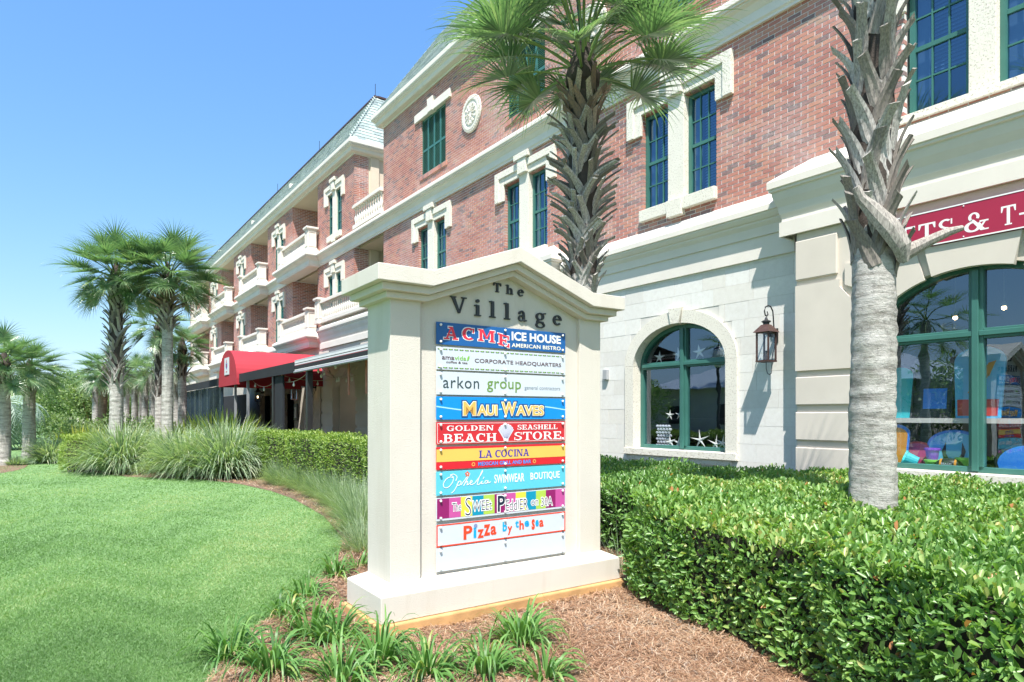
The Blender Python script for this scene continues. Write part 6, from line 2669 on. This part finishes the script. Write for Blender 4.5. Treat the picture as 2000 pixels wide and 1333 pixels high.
GC = [('leftmost tall grass clump, arching over the mulch island path', 100, 21.5, 900, 1.1, .012, .3, (8, 70), (.3, .8)),
      ('big fountain of tall grass right of the round yellow-green shrub', 240, 17.9, 2300, 1.6, .012, .4, (8, 66), (.35, .9)),
      ('tall grass clump in front of the smooth-trunked palm', 325, 18.6, 1900, 1.45, .012, .4, (8, 66), (.35, .9)),
      ('wide pale grass clump left of centre of the grass bank', 375, 16.9, 2200, 1.45, .012, .4, (8, 68), (.35, .9)),
      ('tallest pale grass clump at the right of the grass bank', 445, 16.6, 2500, 1.65, .012, .42, (6, 64), (.35, .9)),
      ('tall grass clump behind the right end of the grass bank', 487, 18.6, 1600, 1.4, .012, .36, (8, 60), (.35, .9)),
      ('tall grass clump at the back next to the ginger plants', 410, 20.5, 1600, 1.5, .012, .5, (6, 60), (.35, .8))]
for i, a in enumerate(GC):
    grass_clump(*a[:4], *a[4:], seed=300 + i, tint0=.5, tv=.28)
GF = [('fine wispy grass clump below the box hedge, farthest from the sign', 558, 14.9, 2000, .66, .0034, .3, (6, 70), (.2, .6)),
      ('fine wispy grass clump in front of the box hedge, second from the far end', 600, 13.9, 2200, .66, .003, .3, (6, 70), (.2, .6)),
      ('fine wispy grass clump in the middle of the box hedge', 638, 12.7, 2200, .68, .0028, .3, (6, 72), (.2, .6)),
      ('fine wispy grass clump near the sign end of the box hedge', 672, 11.5, 2200, .68, .0027, .3, (6, 72), (.2, .6)),
      ('fine wispy grass clump touching the left pier of the monument sign', 702, 10.2, 2400, .68, .0026, .3, (6, 72), (.2, .6)),
      ('low fine grass clump behind the foot of the monument sign', 716, 8.8, 2000, .72, .0024, .25, (6, 72), (.2, .6)),
      ('sparse fine grass tuft close behind the sign base', 714, 7.6, 800, .55, .0022, .2, (6, 72), (.2, .6))]
for i, a in enumerate(GF):
    grass_clump(*a, seed=330 + i, tint0=.45, group='clumps of fine wispy grass')
# dry little tuft on the mulch island and thin grass right of the sign
grass_clump('small green tuft on the mulch island by the dark palms', 34, 20.5, 260, .35, .012, .2, (10, 70), (.1, .4), 350, group=None)
x, y = -4.6, -4.35
V, F, t = blades(60, .12, .55, .0022, (5, 60), (.1, .4), 351, tint0=.1)
tag(link('grass_clump', npmesh('grass_clump', V, F, t), M['ogr'], None, (x, y, 0)), 'thin dark grass blades at the right end of the monument sign', 'grass')

# day lilies along the lawn edge and in front of the sign
LIL = [(450, 1285, .42, 70, 'lily clump at the lawn edge, bottom left corner of the bed'), (528, 1318, .46, 80, 'lily clump at the bottom edge, second from the left'), (605, 1245, .42, 70, 'lily clump between the plinth corner and the lawn'), (655, 1262, .42, 75, 'dense lily clump just left of the stained plinth corner'),
       (742, 1300, .44, 85, 'lily clump directly in front of the plinth corner'), (832, 1325, .42, 80, 'lily clump right of the plinth corner at the bottom edge'), (1015, 1262, .46, 90, 'large lily clump in front of the middle of the sign'), (950, 1325, .40, 70, 'lily clump at the bottom edge below the large one'),
       (1065, 1330, .34, 40, 'sparse lily clump at the bottom edge, farthest right'), (560, 1206, .34, 50, 'small lily clump on the lawn edge up from the corner'), (598, 1172, .36, 60, 'lily clump on the lawn edge level with the sign base'), (655, 1128, .36, 60, 'lily clump at the far side of the base, touching the lawn'), (700, 1110, .28, 34, 'small lily clump tucked against the left side of the sign base'), (668, 1340, .40, 70, 'lily clump half below the bottom edge of the picture')]
for i, (u, v, L, n, lab) in enumerate(LIL):
    Y = 1255 * 1.6 / (v - 811)
    x, y = gy(u, Y)
    V, F, t = blades(int(n * 1.2), .08, L * 1.0, .0085, (8, 60), (.5, 1.25), 400 + i, segs=9, tint0=.45, tv=.17, wprof=[.8, 1, 1.05, 1, .95, .85, .7, .5, .28, .04])
    tag(link('lily_clump', npmesh('lily_clump', V, F, t), M['lily'], None, (x, y, 0)), lab, 'lily plant', 'day lily clumps round the sign')

# twigs on the mulch
for i, (u, v, a, lab) in enumerate(((915, 1243, .4, 'dark fallen twig on the mulch in front of the sign'), (1142, 1232, -.5, 'short pale twig on the mulch right of the big lily clump'), (1190, 1148, .9, 'small twig by the right foot of the sign base'))):
    Y = 1255 * 1.6 / (v - 811)
    x, y = gy(u, Y)
    m = MB().tube([(-.09, 0, .02), (-.03, .01, .035), (.03, -.005, .03), (.10, .015, .04)], [.004, .007, .006, .003], 5)
    m.tube([(.0, .0, .032), (.03, .03, .045), (.05, .05, .04)], [.004, .003, .002], 4)
    tag(ob('twig', m, flat('grey_twig', (.16, .12, .1), .9), None, (x, y, 0), (0, 0, a)), lab, 'twig')


# broad-leaved variegated plants
def ginger(label, u, Y, n, L, seed, w=.045):
    x, y = gy(u, Y)
    V, F, t = blades(n, .5, L, w, (5, 65), (.05, .4), seed, segs=5, tint0=.5, tv=.3, wprof=[.3, .8, 1, .9, .5, .05])
    tag(link('ginger_plant', npmesh('ginger_plant', V, F, t), M['ginger'], None, (x, y, 0)), label, 'leafy plant', 'variegated ginger plants')


ginger('yellow-striped leafy plant below the bushes left of the leaning palm', 162, 23.5, 240, 1.25, 601)
ginger('second yellow-striped leafy plant left of the palm trunks', 182, 24.5, 220, 1.2, 602)
ginger('yellow-green leafy plant behind the grasses left of the black curtain', 365, 20, 300, 1.5, 603)
ginger('yellow-green leafy plant in front of the black curtain', 410, 20.5, 320, 1.7, 604)
ginger('bright yellow-green leafy plant under the red canopy', 445, 20.5, 320, 1.75, 605)
ginger('low yellow-green plants between the distant palm trunks', 275, 27, 340, .95, 606)


def tree(name, label, x, y, h, rad, n, size, mat, seed, cat='tree', group='bushy trees beyond the lawn', z0=.25):
    r = np.random.default_rng(seed)
    t = thing(name, label, cat, (x, y, 0), 0, group)
    tb = MB()
    k = 5
    for i in range(k):
        a = 2 * PI * i / k + r.random()
        e = (rad * .55 * math.cos(a), rad * .55 * math.sin(a), h * r.uniform(.55, .8))
        tb.tube([(.06 * math.cos(a), .06 * math.sin(a), 0), (e[0] * .3, e[1] * .3, e[2] * .5), e], [h * .022, h * .016, h * .005], 6)
    ob('trunk', tb, M['trunkred'], t)
    nc = 26
    c = r.normal(0, 1, (nc, 3))
    c /= np.linalg.norm(c, axis=1)[:, None]
    c *= r.uniform(.3, .95, nc)[:, None]
    c = c * np.array([rad, rad, h * (1 - z0) / 2]) * .8 + np.array([0, 0, h * (1 + z0) / 2])
    rr = rad * r.uniform(.28, .5, nc)
    ci = r.integers(0, nc, n)
    d = r.normal(0, 1, (n, 3))
    d /= np.linalg.norm(d, axis=1)[:, None]
    P = c[ci] + d * (rr[ci] * r.uniform(.6, 1.08, n) ** .5)[:, None]
    P[:, 2] = np.maximum(P[:, 2], .1)
    tint = np.clip(.35 + .3 * r.random(nc)[ci] + r.normal(0, .12, n), 0, 1)
    V = leaf_arrays(P, d, size, r)
    F = (np.arange(n)[:, None, None] * 6 + LF[None]).reshape(-1, 4)
    link('crown', npmesh('crown', V.reshape(-1, 3), F, np.repeat(tint, 6)), mat, t, kind='stuff')


for i, (u, Y, h, rad, lab) in enumerate(((118, 62, 4.6, 3.0, 'bushy pale green tree nearest the end of the lawn strip'), (150, 58, 5.0, 3.2, 'rounded green tree left of the reddish palm trunk'), (178, 52, 4.4, 2.6, 'bushy tree right behind the leaning palm'), (92, 85, 4.5, 3.5, 'far green bush at the vanishing end of the lawn'),
                                         (135, 95, 6.5, 4.5, 'farther tree rising over the pale bushes'), (170, 90, 7.0, 4.5, 'tall far tree behind the leaning palm'), (210, 70, 5.0, 3.4, 'tree seen between palm trunks, left'), (245, 66, 4.8, 3.2, 'tree seen between palm trunks, centre'), (290, 62, 4.4, 3.0, 'tree seen between palm trunks, right'), (325, 60, 4.3, 2.8, 'tree behind the smooth-trunked palm'),
                                         (70, 110, 5.5, 5.0, 'farthest low tree left of the tiny palm'), (30, 120, 5.5, 6.0, 'far tree mass behind the feather palms'))):
    x, y = gy(u, Y)
    tree('bushy_tree', lab, x, y, h, rad, 7000, .16 + .0016 * Y, M['treeleaf'], 700 + i)
# low dark shrubs filling the bed between the palm trunks
for i, (u, Y, lab) in enumerate(((150, 27, 'dark low shrub at the edge of the lawn strip'), (225, 30, 'low shrub between the palm trunks'), (300, 30, 'low shrub behind the smooth-trunked palm'), (122, 31, 'low green shrub where the bed meets the lawn strip'))):
    x, y = gy(u, Y)
    tree('low_shrub', lab, x, y, 1.4, 1.3, 2600, .12, M['treeleaf'], 740 + i, 'shrub', 'low shrubs in the palm bed', z0=.1)

# far tree belt all round closes the horizon
r = np.random.default_rng(77)
V = []
n = 26000
a = r.uniform(0, 2 * PI, n)
R = r.uniform(170, 200, n)
hh = 5 + 2.5 * np.sin(a * 9) + 1.5 * np.sin(a * 31)
P = np.column_stack([-20 + R * np.cos(a), -9 + R * np.sin(a), r.uniform(0, 1, n) * hh])
d = np.column_stack([-np.cos(a), -np.sin(a), np.full(n, .5)])
Vv = leaf_arrays(P, d, 2.4, r, width=.8)
F = (np.arange(n)[:, None, None] * 6 + LF[None]).reshape(-1, 4)
tag(link('distant_treeline', npmesh('distant_treeline', Vv.reshape(-1, 3), F, np.repeat(np.clip(r.normal(.35, .15, n), 0, 1), 6)), M['treeleaf'], kind='stuff'), 'distant belt of trees along the horizon', 'treeline')

# pale house roof glimpsed over the bushes
x, y = gy(172, 75)
t = thing('white_roofed_house', 'pale roofed house glimpsed over the bushes left of the palm trunks', 'house', (x, y, 0))
ob('wall', MB().box(-4, 4, -3, 3, 0, 4.2), M['cream'], t)
ob('roof', MB().hexa([(-4.6, -3.6, 4.2), (4.6, -3.6, 4.2), (4.6, 3.6, 4.2), (-4.6, 3.6, 4.2), (-2, -.4, 5.6), (2, -.4, 5.6), (2, .4, 5.6), (-2, .4, 5.6)]), flat('pale_metal_roof', (.6, .62, .64), .4), t)

# ------------------------------------------------------------------ across the street: what the windows mirror
for i, (x, y, h, lab) in enumerate(((-11, -19, 5.2, 'palm across the lawn mirrored in the left pane of the small window'), (-15.5, -20, 5.6, 'palm across the lawn mirrored in the right pane of the small window'), (-19, -24, 5.6, 'palm across the street beside the mirrored house'), (-5.2, -17.5, 3.6, 'palm mirrored in the big window left of the mullion'), (-1.6, -22, 5.4, 'palm mirrored at the top of the right big pane'), (-26, -27, 6, 'palm farther along the street'))):
    palm(lab, x, y, h, .17, .15, nf=26, size=1.2, far=True, group='palms across the street')
for i, (x, y, w, d, h, lab) in enumerate(((-24, -34, 9, 7, 3.4, 'white house with grey metal hip roof across the street'), (-4.5, -36, 8, 7, 3.4, 'white house with blue-grey roof behind the camera'))):
    t = thing('white_house', lab, 'house', (x, y, 0))
    ob('wall', MB().box(-w, w, -d, d, 0, h), M['cream'], t)
    rf_ = MB().hexa([(-w - .7, -d - .7, h), (w + .7, -d - .7, h), (w + .7, d + .7, h), (-w - .7, d + .7, h), (-w * .5, -.3, h + 2.6), (w * .5, -.3, h + 2.6), (w * .5, .3, h + 2.6), (-w * .5, .3, h + 2.6)])
    ob('roof', rf_, flat('grey_metal_roof', (.5, .53, .56), .35), t)
    for k in range(4):
        wx = -w + (k + .5) * w / 2
        ob('window', MB().box(wx - .55, wx + .55, d, d + .05, 1.0, 2.3), M['dark'], t)
for i, (x, y, lab) in enumerate(((-31, -22, 'shrub mass along the street, left'), (-12, -29, 'shrub mass along the street, middle'), (2, -27, 'shrub mass along the street, right'))):
    tree('bushy_tree', lab, x, y, 4, 4, 5000, .25, M['treeleaf'], 760 + i, group='bushes across the street')
sheet('street', [(-300, -14.8), (300, -14.8), (300, -19.5), (-300, -19.5)][::-1], .008, simple('asphalt', (.055, .055, .058), .9, .15, 4, .3, 60, .004)).location = (0, -10, 0)
t = thing('street_lamp', 'street lamp with glass urn head mirrored in the small arched window', 'street lamp', (-17.2, -13.8, 0))
ob('pole', MB().lathe([(.14, 0), (.14, .3), (.07, .4), (.055, 3.6), (.09, 3.65)], k=12), M['blackmetal'], t)
ob('lamp_globe', MB().lathe([(.1, 3.66), (.24, 3.9), (.27, 4.15), (.2, 4.4), (.12, 4.45)], k=14), M['bulb'], t)
ob('cap', MB().lathe([(.2, 4.4), (.1, 4.52), (.03, 4.6), (.015, 4.75)], k=12), M['blackmetal'], t)
